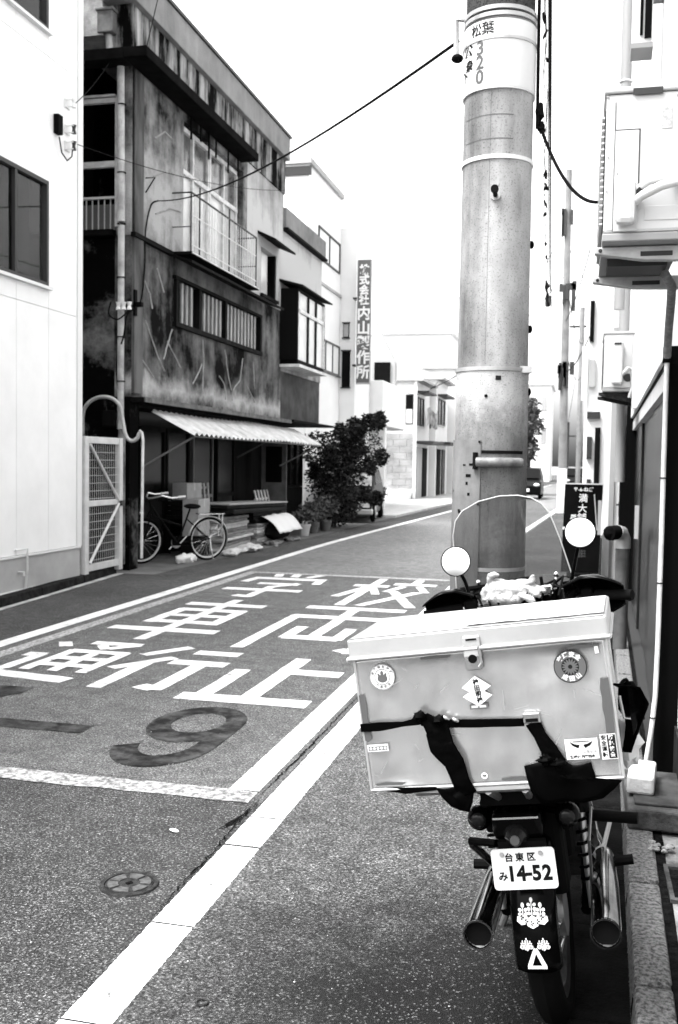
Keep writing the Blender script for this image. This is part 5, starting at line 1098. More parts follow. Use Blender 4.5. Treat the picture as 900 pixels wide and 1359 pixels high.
# ---- neighbours beyond
n2 = thing('shop_building', 'white shop building whose corner stands behind the signboard', 'building', (3, 15, .085))
ob('wall', MB().add([(x + SL * y, y, z) for z in (.085, 8.6) for (x, y) in ((0.035, 12.4), (6, 12.4), (6, 21), (0.035, 21))], [(0, 3, 2, 1), (4, 5, 6, 7), (0, 1, 5, 4), (1, 2, 6, 5), (2, 3, 7, 6), (3, 0, 4, 7)]), MATS['far_white'], n2)
ob('corner_trim', MB().box(.345, .40, 12.36, 12.398, .086, 3.2), MATS['far_grey'], n2)
ob('door_handle', MB().box(.46, .475, 12.33, 12.398, .95, 1.12).box(.43, .475, 12.33, 12.345, 1.08, 1.10), MATS['black'], n2)
ob('post_box', MB().box(.28, .36, 12.25, 12.35, .09, .75), MATS['far_grey'], n2)
n3 = thing('far_right_house', 'pale house beyond the shop with dark doorway and signs', 'building', (3, 28, .02))
ob('wall', MB().box(.10, 6, 23.0, 40, .0, 7.2), MATS['far_white'], n3)
for (a, b, c, d, m) in ((.13, .22, 4.3, 5.2, 'black'), (.12, .40, 2.6, 2.75, 'alu_dark'), (.30, .42, .9, 2.4, 'glass_dark'), (.14, .27, 3.3, 3.9, 'far_grey'), (.13, .24, 1.7, 2.2, 'alu_dark'), (.15, .24, .9, 1.25, 'alu_dark')):
    ob('fitting', MB().box(a, b, 22.9, 22.998, c, d), MATS[m], n3)
ob('hanging_sign', MB().box(-.02, .09, 22.9, 22.96, 3.0, 4.2), MATS['far_pale'], n3)
n4 = thing('far_right_block', 'distant pale block on the right of the street end', 'building', (4, 55, 0))
ob('wall', MB().box(.9, 9, 44, 70, 0, 10), MATS['far_pale'], n4); ob('doorway', MB().box(.95, 1.5, 43.9, 43.99, .02, 2.3), MATS['glass_dark'], n4)
# ---- far pole, tree, vehicles down the street
fp = thing('utility_pole', 'thin far utility pole with white painted foot down the street', 'utility pole', (-.56, 33.2, 0))
ob('shaft', MB().tube([(-.56, 33.2, 1.45), (-.60, 33.2, 11.0)], .140, 14, r1=.10), mat('far_pole', .13, .8, var=.2, scale=3), fp, smooth=True)
ob('painted_foot', MB().tube([(-.56, 33.2, -.02), (-.56, 33.2, 1.45)], .155, 14), MATS['far_white'], fp, smooth=True)
cl = MB(); rr = random.Random(11)
for (z, n_) in ((4.35, 8), (6.9, 7), (9.2, 4)):
    for k in range(n_): cl.box(*(lambda x, w: (x, x + w))(-.62 + rr.uniform(-.22, .22), rr.uniform(.05, .14)), 33.0, 33.15, z + rr.uniform(-.4, .4), z + rr.uniform(.42, .6))
ob('fittings', cl, MATS['alu_dark'], fp, kind='stuff')
for q, h, x in ((52, 9.5, -.1), (70, 9, -.9)):
    t = thing('utility_pole', 'dark slim pole far down the street' if q == 70 else 'slender pole beyond the far utility pole', 'utility pole', (x, q, 0)); ob('shaft', MB().tube([(x, q, -.02), (x, q, h if q == 52 else 4.5)], .13, 10), MATS['far_pole' if q == 52 else 'alu_dark'], t)
    ob('cross_arm', MB().box(x - .6, x + .6, q - .05, q + .05, (h if q == 52 else 4.5) - 1.0, (h if q == 52 else 4.5) - .9), MATS['alu_dark'], t)
tr = thing('street_tree', 'small leafy tree far down the street right beside the pole', 'tree', (-2.6, 52, 0))
ob('trunk', MB().tube([(-2.6, 52, -.02), (-2.55, 52, 2.2), (-2.4, 52, 3.6)], .12, 8, r1=.04), MATS['bark'], tr)
ob('crown', leaves(2500, [((-2.55 + rr.uniform(-.7, .6), 52 + rr.uniform(-1, 1), 3.2 + rr.uniform(-1.2, 1.4)), (.7, .7, .55)) for _ in range(9)], .3, 8), MATS['leaf_mid'], tr)
def small_car(x, y, label, paint):
    t = thing('distant_car', label, 'car', (x, y, .004))
    ob('body', MB().prism(prof, -.7, .7, map_=carmap), MATS[paint], t, local=True, bevel=.05); ob('windscreen', MB().add([(-.56, -.99, .95), (.56, -.99, .95), (.52, -.52, 1.37), (-.52, -.52, 1.37)], [(0, 1, 2, 3)]), MATS['glass_dark'], t, local=True, solid=.02)
    for s_ in (-1, 1):
        ob('headlight', MB().ell((s_ * .5, -1.68, .66), .14, .06, .08, 10, 6), MATS['lamp_glass'], t, local=True)
        for yy in (-1.1, 1.1): ob('wheel', MB().torus((s_ * .62, yy, .28), .2, .075, 'x', 18, 6), MATS['rubber'], t, local=True)
    ob('number_plate', MB().box(-.2, .2, -1.8, -1.74, .36, .5), MATS['sign_white'], t, local=True)
mat('silver', .3, .25, .5)
small_car(-2.35, 46.5, 'small dark car far down the street beside the pole', 'car_paint'); small_car(-3.6, 58, 'pale car parked far behind the dark one', 'silver'); small_car(-.2, 62, 'dark car at the far right of the street end', 'car_paint')
# ---- knotted telephone cables hanging just right of the near pole
kn = thing('cable_bundle', 'knotted black telephone cables hanging down just right of the near pole', 'cable', (-1.0, 20, 5))
def bundle_at(t): a, b = Vector((PX + .14, PY + .1, 6.3)), Vector((-1.15, 33.1, 6.9)); p = a.lerp(b, t); p.z -= 1.2 * 4 * t * (1 - t); return p
rk = random.Random(21)
for q in range(2): ob('strand', MB().tube([bundle_at(k / 40) + Vector((rk.uniform(-.012, .012) * (1 + k * .1), 0, rk.uniform(-.03, .03) * (1 + k * .08) - .12 * q)) for k in range(41)], .0045, 6), MATS['cable'], kn, smooth=True)
for k in range(26):
    p = bundle_at(rk.uniform(.10, .98)); s_ = .007 + p.y * .0012
    ob('splice', MB().ell(p + Vector((rk.uniform(-.02, .02), 0, rk.uniform(-.12, .03))), s_ * .8, s_ * 1.2, s_ * rk.uniform(1, 3), 7, 6, (0, rk.uniform(-.5, .5), 0), .5), MATS['cable'], kn)
ob('splice_box', MB().box(-1.24, -1.06, 32.9, 33.1, 6.65, 7.0), MATS['alu_dark'], kn, bevel=.04)
# ---- long street cables
for k, (a, b, s) in enumerate((((PX + .16, PY + .1, 6.5), (-1.07, 33.1, 7.2), 1.25), ((PX + .18, PY + .1, 6.0), (-1.0, 33.1, 6.4), 1.1), ((-.5, 33.2, 7.0), (.1, 52, 8.0), .8), ((-.5, 33.2, 4.6), (.12, 22.9, 4.4), .15), ((-6.0, 40.5, 4.6), (-.7, 33.2, 7.6), .5))):
    cable('street_cable', [(a, b, s)], .010 if k < 2 else .014, ('upper long cable from the near pole down the street', 'lower long cable from the near pole down the street', 'thin cable from the far pole onwards', 'short wire from the far pole to the right house', 'thin wire from the far house across to the far pole')[k])

for k, (a, b, s_, lab) in enumerate((((-.55, 33.2, 8.6), (.9, 44, 8.8), .5, 'high wire from the far pole to the right block'), ((-.58, 33.2, 6.2), (.1, 23.0, 6.4), .2, 'wire from the far pole to the top of the right house'), ((-.58, 33.2, 5.4), (-.1, 52, 6.0), .5, 'lower wire onwards from the far pole'),
        ((-.1, 52, 8.4), (-.9, 70, 4.4), .4, 'wire between the two slim distant poles'), ((-.6, 33.2, 9.2), (-6.2, 47, 5.4), .6, 'wire crossing from the far pole to the narrow house'), ((-5.95, 34.5, 4.0), (-6.3, 44.7, 5.2), .25, 'wire drooping from the canopy to the narrow house'))):
    cable('street_cable', [(a, b, s_)], .012, lab)
# ================================================================== MOTORCYCLE (local frame: y forward, x right, z up, leaning on its stand)
BO, BR = (-.061, 2.398, 0.0), (0, R(-9.0), R(-2.45))
mc = thing('motorcycle', 'old black delivery motorcycle parked in the gutter leaning on its stand', 'motorcycle', BO, BR)
XC = .035
mat('engine', .04, .5, .5, var=.4, scale=20); mat('moto_black', .0012, .2, 0, spec=.05); mat('seat_vinyl', .002, .6); mat('lens_grey', .07, .25); mat('lens_dark', .008, .2, spec=.2); mat('muffler_chrome', .42, .12, 1.0, v2=.10, scale=6); mat('mirror_glass', .92, .02, 1.0)
def mp(name, mb, m, parent=mc, **k):
    k.setdefault('smooth', True); return ob(name, mb, MATS[m], parent, local=True, **k)
wheel_parts(mc, (XC, .42, .295), .252, .043, 28, hub=.07, name='rear_wheel', hw=.05, rim='engine')
wheel_parts(mc, (XC, 1.67, .300), .260, .038, 28, hub=.06, name='front_wheel', hw=.045)
for (yy, zz, Rr, a0, a1, w_) in ((.42, .295, .325, R(70), R(183), .058), (1.67, .30, .325, R(15), R(150), .05)):
    prof_f = [(Rr - .028, -w_), (Rr - .010, -w_ * .9), (Rr + .004, -w_ * .55), (Rr + .009, 0), (Rr + .004, w_ * .55), (Rr - .010, w_ * .9), (Rr - .028, w_)]
    mp('fender', MB().lathe(prof_f, (XC, yy, zz), 'x', 30, a0, a1), 'moto_black', solid=.003)
# crest stickers on the rear fender
fend = [o for o in bpy.data.objects if o.name.startswith('fender')][0]
def fend_frame(th, x=0.0, lift=.0125):
    r = .325 + lift; a = R(th); n_ = Vector((0, math.cos(a), math.sin(a))); u = Vector((1, 0, 0)); v = Vector((0, math.sin(a), -math.cos(a)))
    if v.z < 0: v = -v
    p = Vector((XC + x, .42, .295)) + n_ * r
    return Matrix(((u.x, v.x, n_.x, p.x), (u.y, v.y, n_.y, p.y), (u.z, v.z, n_.z, p.z), (0, 0, 0, 1)))
def flat(polys, M, name, m, parent, dz=.0003):
    mb = MB()
    for i, pl_ in enumerate(polys): mb.add([M @ Vector((u, v, dz * i)) for u, v in pl_], [tuple(range(len(pl_)))])
    return ob(name, mb, MATS[m], parent, local=True)
def oval(cx, cy, rx, ry, rot=0, n=12): return [(cx + rx * math.cos(2 * math.pi * i / n) * math.cos(rot) - ry * math.sin(2 * math.pi * i / n) * math.sin(rot), cy + rx * math.cos(2 * math.pi * i / n) * math.sin(rot) + ry * math.sin(2 * math.pi * i / n) * math.cos(rot)) for i in range(n)]
def crest(s, M, detail=True):
    P = [];  K = []
    P += [[(.0, -.30 * s), (.16 * s, -.22 * s), (.19 * s, -.05 * s), (.0, .08 * s), (-.19 * s, -.05 * s), (-.16 * s, -.22 * s)]]
    for q in (-1, 1): P += [[(q * .14 * s, -.16 * s), (q * .34 * s, -.19 * s), (q * .46 * s, -.08 * s), (q * .44 * s, .05 * s), (q * .30 * s, .09 * s), (q * .12 * s, .04 * s)]]
    for cx, h, n_ in ((0, .50, 3), (-.26, .36, 2), (.26, .36, 2)):
        P += [oval(cx * s, h * s, .05 * s, .075 * s)]
        for k in range(n_):
            z = h - .13 - k * .12
            for q in (-1, 1): P += [oval((cx + q * .085) * s, z * s, .055 * s, .05 * s, q * .5)]
        P += [[((cx - .012) * s, .06 * s), ((cx + .012) * s, .06 * s), ((cx + .012) * s, (h - .02) * s), ((cx - .012) * s, (h - .02) * s)]]
    for k in range(5):
        a = (-60 + 30 * k); x = .34 * math.sin(R(a)); z = .06 - .20 * math.cos(R(a * 1.3))
        for q in range(3): K += [oval((x + .03 * math.cos(q * 2.1)) * s, (z + .05 * math.sin(q * 2.1)) * s, .035 * s, .022 * s, q)]
    flat(P, M, 'crest_sticker', 'sticker_white', fend)
    if detail: flat(K, M @ Matrix.Translation((0, 0, .006)), 'crest_veins', 'black', fend)
mat('sticker_white', .52, .5)
crest(.085, fend_frame(160)); 
for x in (-.021, .021): crest(.036, fend_frame(171.5, x, .0105), True)
Mt = fend_frame(177)
flat([[(-.024, -.014), (-.012, -.014), (.004, .026), (-.004, .030)], [(-.024, -.014), (.024, -.014), (.024, -.022), (-.024, -.022)], [(.024, -.014), (.004, .030), (-.004, .026), (.012, -.014)]], Mt, 'triangle_sticker', 'sticker_white', fend)
# number plate
pl_c = Vector((.032, .098, .538)); PM = Matrix.Translation(pl_c) @ Matrix.Rotation(R(90 - 9), 4, 'X') @ Matrix.Rotation(R(1.0), 4, 'Z')
def rrect(w, h, r, n=5):
    out = []
    for cx, cy, a in ((w / 2 - r, h / 2 - r, 0), (-w / 2 + r, h / 2 - r, 90), (-w / 2 + r, -h / 2 + r, 180), (w / 2 - r, -h / 2 + r, 270)): out += [(cx + r * math.cos(R(a + 90 * i / n)), cy + r * math.sin(R(a + 90 * i / n))) for i in range(n + 1)]
    return out
npl = mp('number_plate', MB().prism(rrect(.160, .100, .010), -.0015, 0).xf(PM), 'sticker_white', smooth=False)
mat('plate_ink', .006, .7)
def pt(s, size, x, y, bold, m='plate_ink', sx=1.0): return put_text('plate_lettering', s, size, MATS[m], npl, PM @ Matrix.Translation((x, y, .0006)), bold, sx=sx)
for ch, x in (('台', -.035), ('東', -.008), ('区', .021)): pt(ch, .022, x, .027, .0007)
pt('み', .024, -.055, -.018, .0008)
for ch, x in (('1', -.033), ('4', -.008), ('5', .030), ('2', .056)): pt(ch, .050, x, -.013, .0022, sx=.92)
pt('-', .046, .011, -.010, .002)
for x in (-.052, .045): mp('plate_bolt', MB().lathe([(0, .004), (.005, .004), (.006, 0)], (0, 0, 0), n=10).xf(PM @ Matrix.Translation((x, .036, .0005))), 'steel', npl)
mp('plate_bracket', MB().box(-.03, .09, .118, .14, .50, .60), 'rubber', smooth=False)
# tail lamp, indicators
tl = mp('tail_lamp', MB().box(-.042, .086, .13, .30, .598, .668), 'moto_black', bevel=.015)
mp('lens', MB().lathe([(0, -.026), (.014, -.026), (.026, -.012), (.030, .002), (.034, .014)], (.018, .125, .610), 'y', 24), 'lens_dark', tl); mp('lens_tip', MB().lathe([(0, -.004), (.012, -.004), (.013, .002)], (.018, .099, .610), 'y', 18), 'lens_grey', tl)
mp('top_trim', MB().box(-.036, .080, .124, .132, .655, .660), 'chrome', tl, smooth=False)
for x in (-.083, .146):
    ind = mp('indicator', MB().lathe([(0, -.022), (.020, -.020), (.030, -.008), (.032, .012), (.022, .03), (0, .034)], (x, .20, .636), 'y', 22), 'moto_black')
    mp('lens', MB().lathe([(0, -.0235), (.012, -.0235), (.020, -.0195), (.021, -.018)], (x, .199, .636), 'y', 18), 'lens_dark', ind)
    mp('stalk', MB().tube([(x, .215, .636), (XC, .26, .645)], .009, 8), 'moto_black', ind)
# mufflers and exhaust
for s_, xe, xf_ in ((-1, -.098, -.112), (1, .214, .190)):
    mu = mp('muffler', MB().tube([(xe, .06, .392), (xe, .08, .391), (xe + (xf_ - xe) * .5, .40, .375), (xf_, .66, .345), (xf_, .74, .33)], [.036, .037, .037, .032, .021], 22), 'muffler_chrome')
    mp('outlet', MB().lathe([(.036, -.002), (.038, -.012), (.034, -.012), (.033, .0)], (xe, .06, .392), 'y', 22), 'muffler_chrome', mu); mp('outlet_hole', MB().lathe([(0, .0), (.0325, .0)], (xe, .0585, .392), 'y', 18), 'black', mu)
    mp('header_pipe', MB().tube([(xf_, .74, .33), (xf_ * .9, .95, .26), (XC + s_ * .10, 1.15, .25), (XC + s_ * .07, 1.27, .40), (XC + s_ * .05, 1.18, .48)], .019, 10), 'muffler_chrome', mu)
# shocks, swing arm, frame, engine
for s_ in (-1, 1):
    x = XC + s_ * .125
    sh_ = mp('shock_absorber', MB().tube([(x, .42, .30), (x, .47, .68)], .011, 10), 'steel')
    mp('spring', MB().tube([(x + .022 * math.cos(t * .9), .43 + .04 * t / 60 + .022 * math.sin(t * .9), .36 + .27 * t / 60) for t in range(61)], .0045, 6), 'moto_black', sh_)
    mp('spring_cover', MB().tube([(x, .455, .56), (x, .47, .68)], .027, 14), 'moto_black', sh_)
    mp('swing_arm', MB().tube([(x * .9, .42, .295), (x * .8, .92, .33)], .018, 8), 'moto_black')
    mp('frame_rail', MB().tube([(XC + s_ * .10, .20, .675), (XC + s_ * .11, .60, .68), (XC + s_ * .09, .90, .66), (XC + s_ * .03, 1.33, .86)], .013, 8), 'moto_black')
    mp('foot_peg', MB().tube([(XC + s_ * .12, .66, .33), (XC + s_ * .24, .66, .34)], .016, 8), 'rubber')
    mp('fork_leg', MB().tube([(XC + s_ * .085, 1.67, .30), (XC + s_ * .085, 1.36, 1.02)], .019, 10), 'chrome')
mp('passenger_peg', MB().tube([(.17, .50, .533), (.31, .48, .523)], .016, 10), 'rubber')
mp('side_bracket', MB().tube([(-.05, .22, .56), (-.125, .26, .555), (-.13, .30, .53), (-.10, .40, .44)], .011, 8), 'moto_black')
mp('down_tube', MB().tube([(XC, 1.36, .86), (XC, 1.18, .35), (XC, .80, .25)], .022, 10), 'moto_black')
mp('engine', MB().box(XC - .10, XC + .10, .82, 1.12, .22, .45).lathe([(.10, -.12), (.10, .12)], (XC, .90, .33), 'x', 20), 'engine', bevel=.03, smooth=False)
for k in range(7): mp('cylinder_fin', MB().box(XC - .10, XC + .10, 1.00, 1.20, .46 + k * .027, .468 + k * .027), 'engine', smooth=False)
mp('fuel_tank', MB().ell((XC, 1.10, .80), .13, .27, .12, 18, 12), 'moto_black')
mp('side_cover', MB().ell((XC - .115, .70, .52), .02, .13, .11, 14, 8), 'moto_black'); mp('side_cover', MB().ell((XC + .115, .70, .52), .02, .13, .11, 14, 8), 'moto_black')
mp('seat', MB().box(XC - .13, XC + .13, .20, .90, .685, .745), 'seat_vinyl', bevel=.03)
mp('rear_rack', MB().tube([(-.20, .03, .765), (-.20, .50, .765)], .010, 8).tube([(.24, .03, .765), (.24, .50, .765)], .010, 8).tube([(-.20, .03, .765), (.24, .03, .765)], .010, 8).tube([(-.20, .34, .765), (.24, .34, .765)], .010, 8).tube([(-.02, .03, .76), (-.01, .20, .68)], .010, 8).tube([(.07, .03, .76), (.06, .20, .68)], .010, 8), 'steel')
mp('filler_case', MB().box(XC - .105, XC + .105, .34, .72, .46, .69), 'rubber', bevel=.03, smooth=False)  # this and the next two: black fillers added to deepen shade under the box
mp('filler_guard', MB().box(XC - .085, XC + .085, .25, .36, .40, .68), 'rubber', bevel=.02, smooth=False)
for s_ in (-1, 1): mp('filler_gusset', MB().box(XC + s_ * .10 - .012, XC + s_ * .10 + .012, .24, .62, .58, .70), 'rubber', bevel=.008, smooth=False)
mp('undertray', MB().box(-.06, .11, .13, .34, .69, .757), 'rubber', smooth=False)
mp('side_stand', MB().tube([(XC - .09, .86, .24), (-.16, .90, .09), (-.215, .93, -.02)], .012, 8).ell((-.215, .93, -.022), .03, .025, .008, 8, 5), 'steel')
mp('brake_pedal', MB().tube([(XC + .12, .66, .36), (XC + .15, .80, .33), (XC + .17, .93, .36)], .008, 6), 'steel')
mp('chain_guard', MB().box(-.075, -.055, .40, .95, .37, .42), 'moto_black', bevel=.01)
mp('brake_cable', MB().tube([(.185, .45, .55), (.20, .3, .62), (.19, .22, .56), (.18, .30, .46), (.16, .42, .33)], .004, 6), 'steel')
# handlebar, lamps, mirrors
hb_ = mp('handlebar', MB().tube([(-.34, 1.08, 1.075), (-.22, 1.14, 1.08), (-.12, 1.24, 1.06), (-.06, 1.29, 1.03), (.10, 1.29, 1.03), (.16, 1.24, 1.06), (.24, 1.15, 1.08), (.36, 1.08, 1.075)], .0125, 10), 'chrome')
for s_, x0_, x1_ in ((-1, -.22, -.345), (1, .25, .37)): mp('grip', MB().tube([(x0_, 1.14, 1.08), (x1_, 1.08, 1.075)], .018, 12), 'rubber', hb_)
mp('brake_lever', MB().tube([(.20, 1.20, 1.09), (.26, 1.22, 1.075), (.36, 1.17, 1.06)], .006, 6), 'chrome', hb_); mp('clutch_lever', MB().tube([(-.17, 1.20, 1.09), (-.24, 1.22, 1.075), (-.34, 1.16, 1.06)], .006, 6), 'chrome', hb_)
for x in (-.21, .20): mp('switch_box', MB().box(x, x + .04, 1.13, 1.19, 1.055, 1.105), 'rubber', hb_, bevel=.008, smooth=False)
mp('headlamp', MB().lathe([(0, .09), (.06, .085), (.09, .04), (.09, -.02), (.06, -.08), (0, -.10)], (XC, 1.47, .93), 'y', 24), 'moto_black')
gc = mp('gauge_cluster', MB().lathe([(0, -.03), (.045, -.03), (.045, .03), (0, .034)], (-.0, 1.33, 1.06), 'z', 20).lathe([(0, -.03), (.04, -.03), (.04, .03), (0, .034)], (.09, 1.33, 1.06), 'z', 20), 'moto_black')
mp('gauge_glass', MB().lathe([(0, .0345), (.036, .0345)], (0, 1.33, 1.06), 'z', 20), 'glass_dark', gc)
mp('fairing_panel', MB().grid(lambda u, w: (-.23 + .46 * u, 1.24 + .22 * w, 1.085 + .035 * math.sin(math.pi * u) + .015 * w), 16, 8), 'moto_black', solid=.006)
mp('clamp', MB().box(.055, .10, 1.20, 1.23, 1.09, 1.125), 'chrome', hb_, bevel=.005, smooth=False); mp('clamp_bolt', MB().tube([(.065, 1.215, 1.12), (.065, 1.21, 1.155)], .006, 8), 'rubber', hb_)
for k in range(6):
    x = .06 + .03 * k; mp('control_cable', MB().tube([(x, 1.18, 1.085), (x + .02, 1.24, 1.125 + .01 * (k % 3)), (x - .02, 1.32, 1.115), (x - .08, 1.40, 1.05)], .0045, 6), 'rubber')
for k in range(5):
    x = -.06 - .03 * k; mp('control_cable', MB().tube([(x, 1.16, 1.08), (x - .02, 1.22, 1.11 + .008 * (k % 3)), (x + .03, 1.31, 1.105), (x + .08, 1.40, 1.05)], .0045, 6), 'rubber')
def guard(name, xs, label):
    """hand guard: a curved open shell round the grip"""
    def fn(u, w):
        x = xs[0] + (xs[1] - xs[0]) * u; a = R(-75 + 190 * w); rr_ = .075 * (1 - .55 * max(0, u - .55) ** 1.5 / .45 ** 1.5) * (0.6 + .4 * min(1, u * 3))
        return (x, 1.14 - .06 * u + rr_ * math.cos(a) * 1.25, 1.078 + rr_ * math.sin(a))
    return mp(name, MB().grid(fn, 18, 16), 'moto_black', solid=.004)
guard('hand_guard', (.14, .345), ''); guard('hand_guard', (-.17, -.345), '')
for xm, zm, foot in ((-.221, 1.249, (-.185, 1.18, 1.085)), (.224, 1.300, (.155, 1.22, 1.085))):
    nrm = Vector((0.0, -1, .10)).normalized(); c = Vector((xm, 1.15, zm)); up_ = Vector((0, 0, 1)); xa = up_.cross(nrm).normalized(); ya = nrm.cross(xa)
    MM = Matrix(((xa.x, ya.x, nrm.x, c.x), (xa.y, ya.y, nrm.y, c.y), (xa.z, ya.z, nrm.z, c.z), (0, 0, 0, 1)))
    mi = mp('mirror', MB().lathe([(0, -.022), (.035, -.018), (.0535, -.004), (.0545, .004), (.051, .005), (.0505, .0015)], (0, 0, 0), n=36).xf(MM), 'moto_black')
    mp('mirror_glass', MB().lathe([(0, .0028), (.025, .0026), (.0505, .0018)], (0, 0, 0), n=36).xf(MM), 'mirror_glass', mi)
    mp('stalk', MB().tube([foot, Vector(foot).lerp(c, .55) + Vector((0, .02, 0)), c + Vector((0, .018, -.01 if xm > 0 else -.03))], .007, 8), 'moto_black', mi)
# windscreen: curved clear sheet, outline as seen from the rider
clear_mat('screen_clear', .52, 1.3, .06)
mat('screen_edge', .34, .4)
out_l = [(-.285, 1.10), (-.272, 1.22), (-.262, 1.33), (-.245, 1.385), (-.215, 1.42), (-.15, 1.448), (-.07, 1.458), (.0, 1.452), (.05, 1.436), (.085, 1.41), (.11, 1.37), (.135, 1.27), (.158, 1.14), (.162, 1.10)]
def scr(x, z): return (x, 1.50 - 1.3 * (x + .062) ** 2 - .22 * (z - 1.1) , z)
mbs = MB(); n_ = 20
for j in range(n_ + 1):
    z = 1.10 + (1.457 - 1.10) * (j / n_) ** .8
    lft = [(a, b) for a, b in zip(out_l[:7], out_l[1:7])]; xl_ = next((a[0] + (b[0] - a[0]) * (z - a[1]) / (b[1] - a[1]) for a, b in lft if a[1] <= z <= b[1]), -.07)
    rgt = list(zip(out_l[6:-1], out_l[7:])); xr_ = next((a[0] + (b[0] - a[0]) * (z - a[1]) / (b[1] - a[1]) for a, b in rgt if b[1] <= z <= a[1]), -.07)
    for i in range(25): mbs.v.append(scr(xl_ + (xr_ - xl_) * i / 24, z))
for j in range(n_):
    for i in range(24): mbs.f.append((j * 25 + i, j * 25 + i + 1, (j + 1) * 25 + i + 1, (j + 1) * 25 + i))
ws = mp('windscreen', mbs, 'screen_clear')
mp('edge_bead', MB().tube([scr(*q) for q in out_l], .0024, 8), 'screen_edge', ws)
mp('screen_foot', MB().tube([scr(-.27, 1.115), scr(-.16, 1.115), scr(-.06, 1.115), scr(.05, 1.115), scr(.15, 1.115)], .010, 8), 'black', ws)
for x in (-.2, .1): mp('screen_bolt', MB().ell(scr(x, 1.135), .010, .008, .010, 8, 6), 'chrome', ws)

# ---- delivery box strapped on the rack
bx = thing('delivery_box', 'dented aluminium delivery box with stickers strapped on the motorcycle rack', 'delivery box', BO, BR)
mat('box_alu', .50, .26, .8, v2=.33, scale=7, stretch=(1, 1, .35), lo=.3, hi=.7, bump=.08, bscale=9); mat('lid_alu', .40, .32, .6, var=.10, scale=4, bump=.06, bscale=6); mat('tape_grey', .05, .6); mat('strap_black', .0008, .5, spec=.015); mat('buckle', .35, .25, .9)
def bp(name, mb, m, parent=bx, **k): k.setdefault('smooth', False); return ob(name, mb, MATS[m], parent, local=True, **k)
def dent(x, z, y=0.0): return y + .0050 + .0085 * mnoise.noise(Vector((x * 4.2, z * 4.2, 3.1))) + .0018 * mnoise.noise(Vector((x * 16, z * 16, 8.0)))
W_, D_ = .307, .355
body = bp('body', MB().box(-W_ + .002, W_ - .002, .018, D_, .785, 1.115), 'box_alu', bevel=.006)
bp('front_panel', MB().grid(lambda u, w: (-W_ + 2 * W_ * u, max(-.0028, min(.0145, dent(-W_ + 2 * W_ * u, .785 + .33 * w) * min(1, 14 * u * (1 - u), 14 * w * (1 - w)))), .785 + .33 * w), 60, 36), 'box_alu', body, smooth=True, solid=.002)
bp('bottom_bead', MB().tube([(-W_, .0, .785), (W_, .0, .785)], .004, 8), 'lid_alu', body, smooth=True)
for x in (-W_, W_): bp('edge_bead', MB().tube([(x, .0, .786), (x, .0, 1.114)], .0035, 8), 'lid_alu', body, smooth=True)
bp('bottom_plate', MB().box(-.13, .12, -.004, .06, .771, .780), 'lid_alu', body)
lid = bp('lid', MB().box(-.318, .316, -.006, D_ + .008, 1.117, 1.168), 'lid_alu', bevel=.005)
bp('lid_bead', MB().tube([(-.320, -.010, 1.119), (.318, -.010, 1.119)], .0055, 10), 'lid_alu', lid, smooth=True)
for x in (-.320, .318): bp('lid_bead', MB().tube([(x, -.010, 1.119), (x, D_, 1.119)], .0055, 10), 'lid_alu', lid, smooth=True)
bp('lid_top', MB().grid(lambda u, w: (-.312 + .622 * u, -.004 + (D_ + .01) * w, 1.1688 + .0035 * abs(mnoise.noise(Vector((u * 6, w * 5, 2)))) * min(1, 12 * u * (1 - u), 12 * w * (1 - w))), 60, 30), 'lid_alu', lid, smooth=True)
bp('lid_patch', MB().grid(lambda u, w: (-.02 + .33 * u, .02 + .31 * w, 1.1725 + .0022 * abs(mnoise.noise(Vector((u * 5, w * 4, 9))))), 20, 16), 'paper', lid, smooth=True, solid=.002)
# latch
lt = bp('latch', MB().box(-.027, .016, -.014, -.008, 1.098, 1.150), 'galv', bevel=.003)
bp('hasp', MB().prism(rrect(.042, .062, .008), -.013, -.006, map_=lambda u, w, h: (-.006 + u, h, 1.098 + w)), 'buckle', lt, bevel=.002)
bp('keyhole', MB().lathe([(0, -.0175), (.010, -.0175), (.011, -.0125)], (-.007, 0, 1.095), 'y', 18), 'black', lt); bp('slot', MB().box(-.018, .008, -.0155, -.0145, 1.140, 1.144), 'black', lt)
bp('bail', MB().tube([(.010, -.016, 1.125), (.014, -.016, 1.085), (.006, -.016, 1.075)], .003, 6), 'steel', lt)
# stickers on the box face
FACE = lambda x, z, y=-.005: Matrix.Translation((x, y, z)) @ ROTF
def disc(r, n=40): return [(r * math.cos(2 * math.pi * i / n), r * math.sin(2 * math.pi * i / n)) for i in range(n)]
def fl(name, polys, x, z, m, parent, y=-.005, rot=0.0): return flat(polys, FACE(x, z, y) @ Matrix.Rotation(rot, 4, 'Z'), name, m, parent)
def ringtext(s, r, x, z, size, m, parent, a_mid, da, y, flip=False, bold=.0006):
    for k, ch in enumerate(s):
        a = a_mid + (k - (len(s) - 1) / 2) * (-da if not flip else da)
        put_text('sticker_lettering', ch, size, MATS[m], parent, FACE(x + r * math.cos(R(a)), z + r * math.sin(R(a)), y) @ Matrix.Rotation(R(a - 90 if not flip else a + 90), 4, 'Z'), bold)
def ring(r0, r1, n=40): return [[(r0 * math.cos(2 * math.pi * i / n), r0 * math.sin(2 * math.pi * i / n)), (r1 * math.cos(2 * math.pi * i / n), r1 * math.sin(2 * math.pi * i / n)), (r1 * math.cos(2 * math.pi * (i + 1) / n), r1 * math.sin(2 * math.pi * (i + 1) / n)), (r0 * math.cos(2 * math.pi * (i + 1) / n), r0 * math.sin(2 * math.pi * (i + 1) / n))] for i in range(n)]
mat('sticker_ink', .05, .5); mat('sticker_dark', .012, .5); mat('sticker_mid', .06, .5)
s1 = fl('round_sticker', [disc(.032)], -.239, 1.068, 'sticker_white', bx)
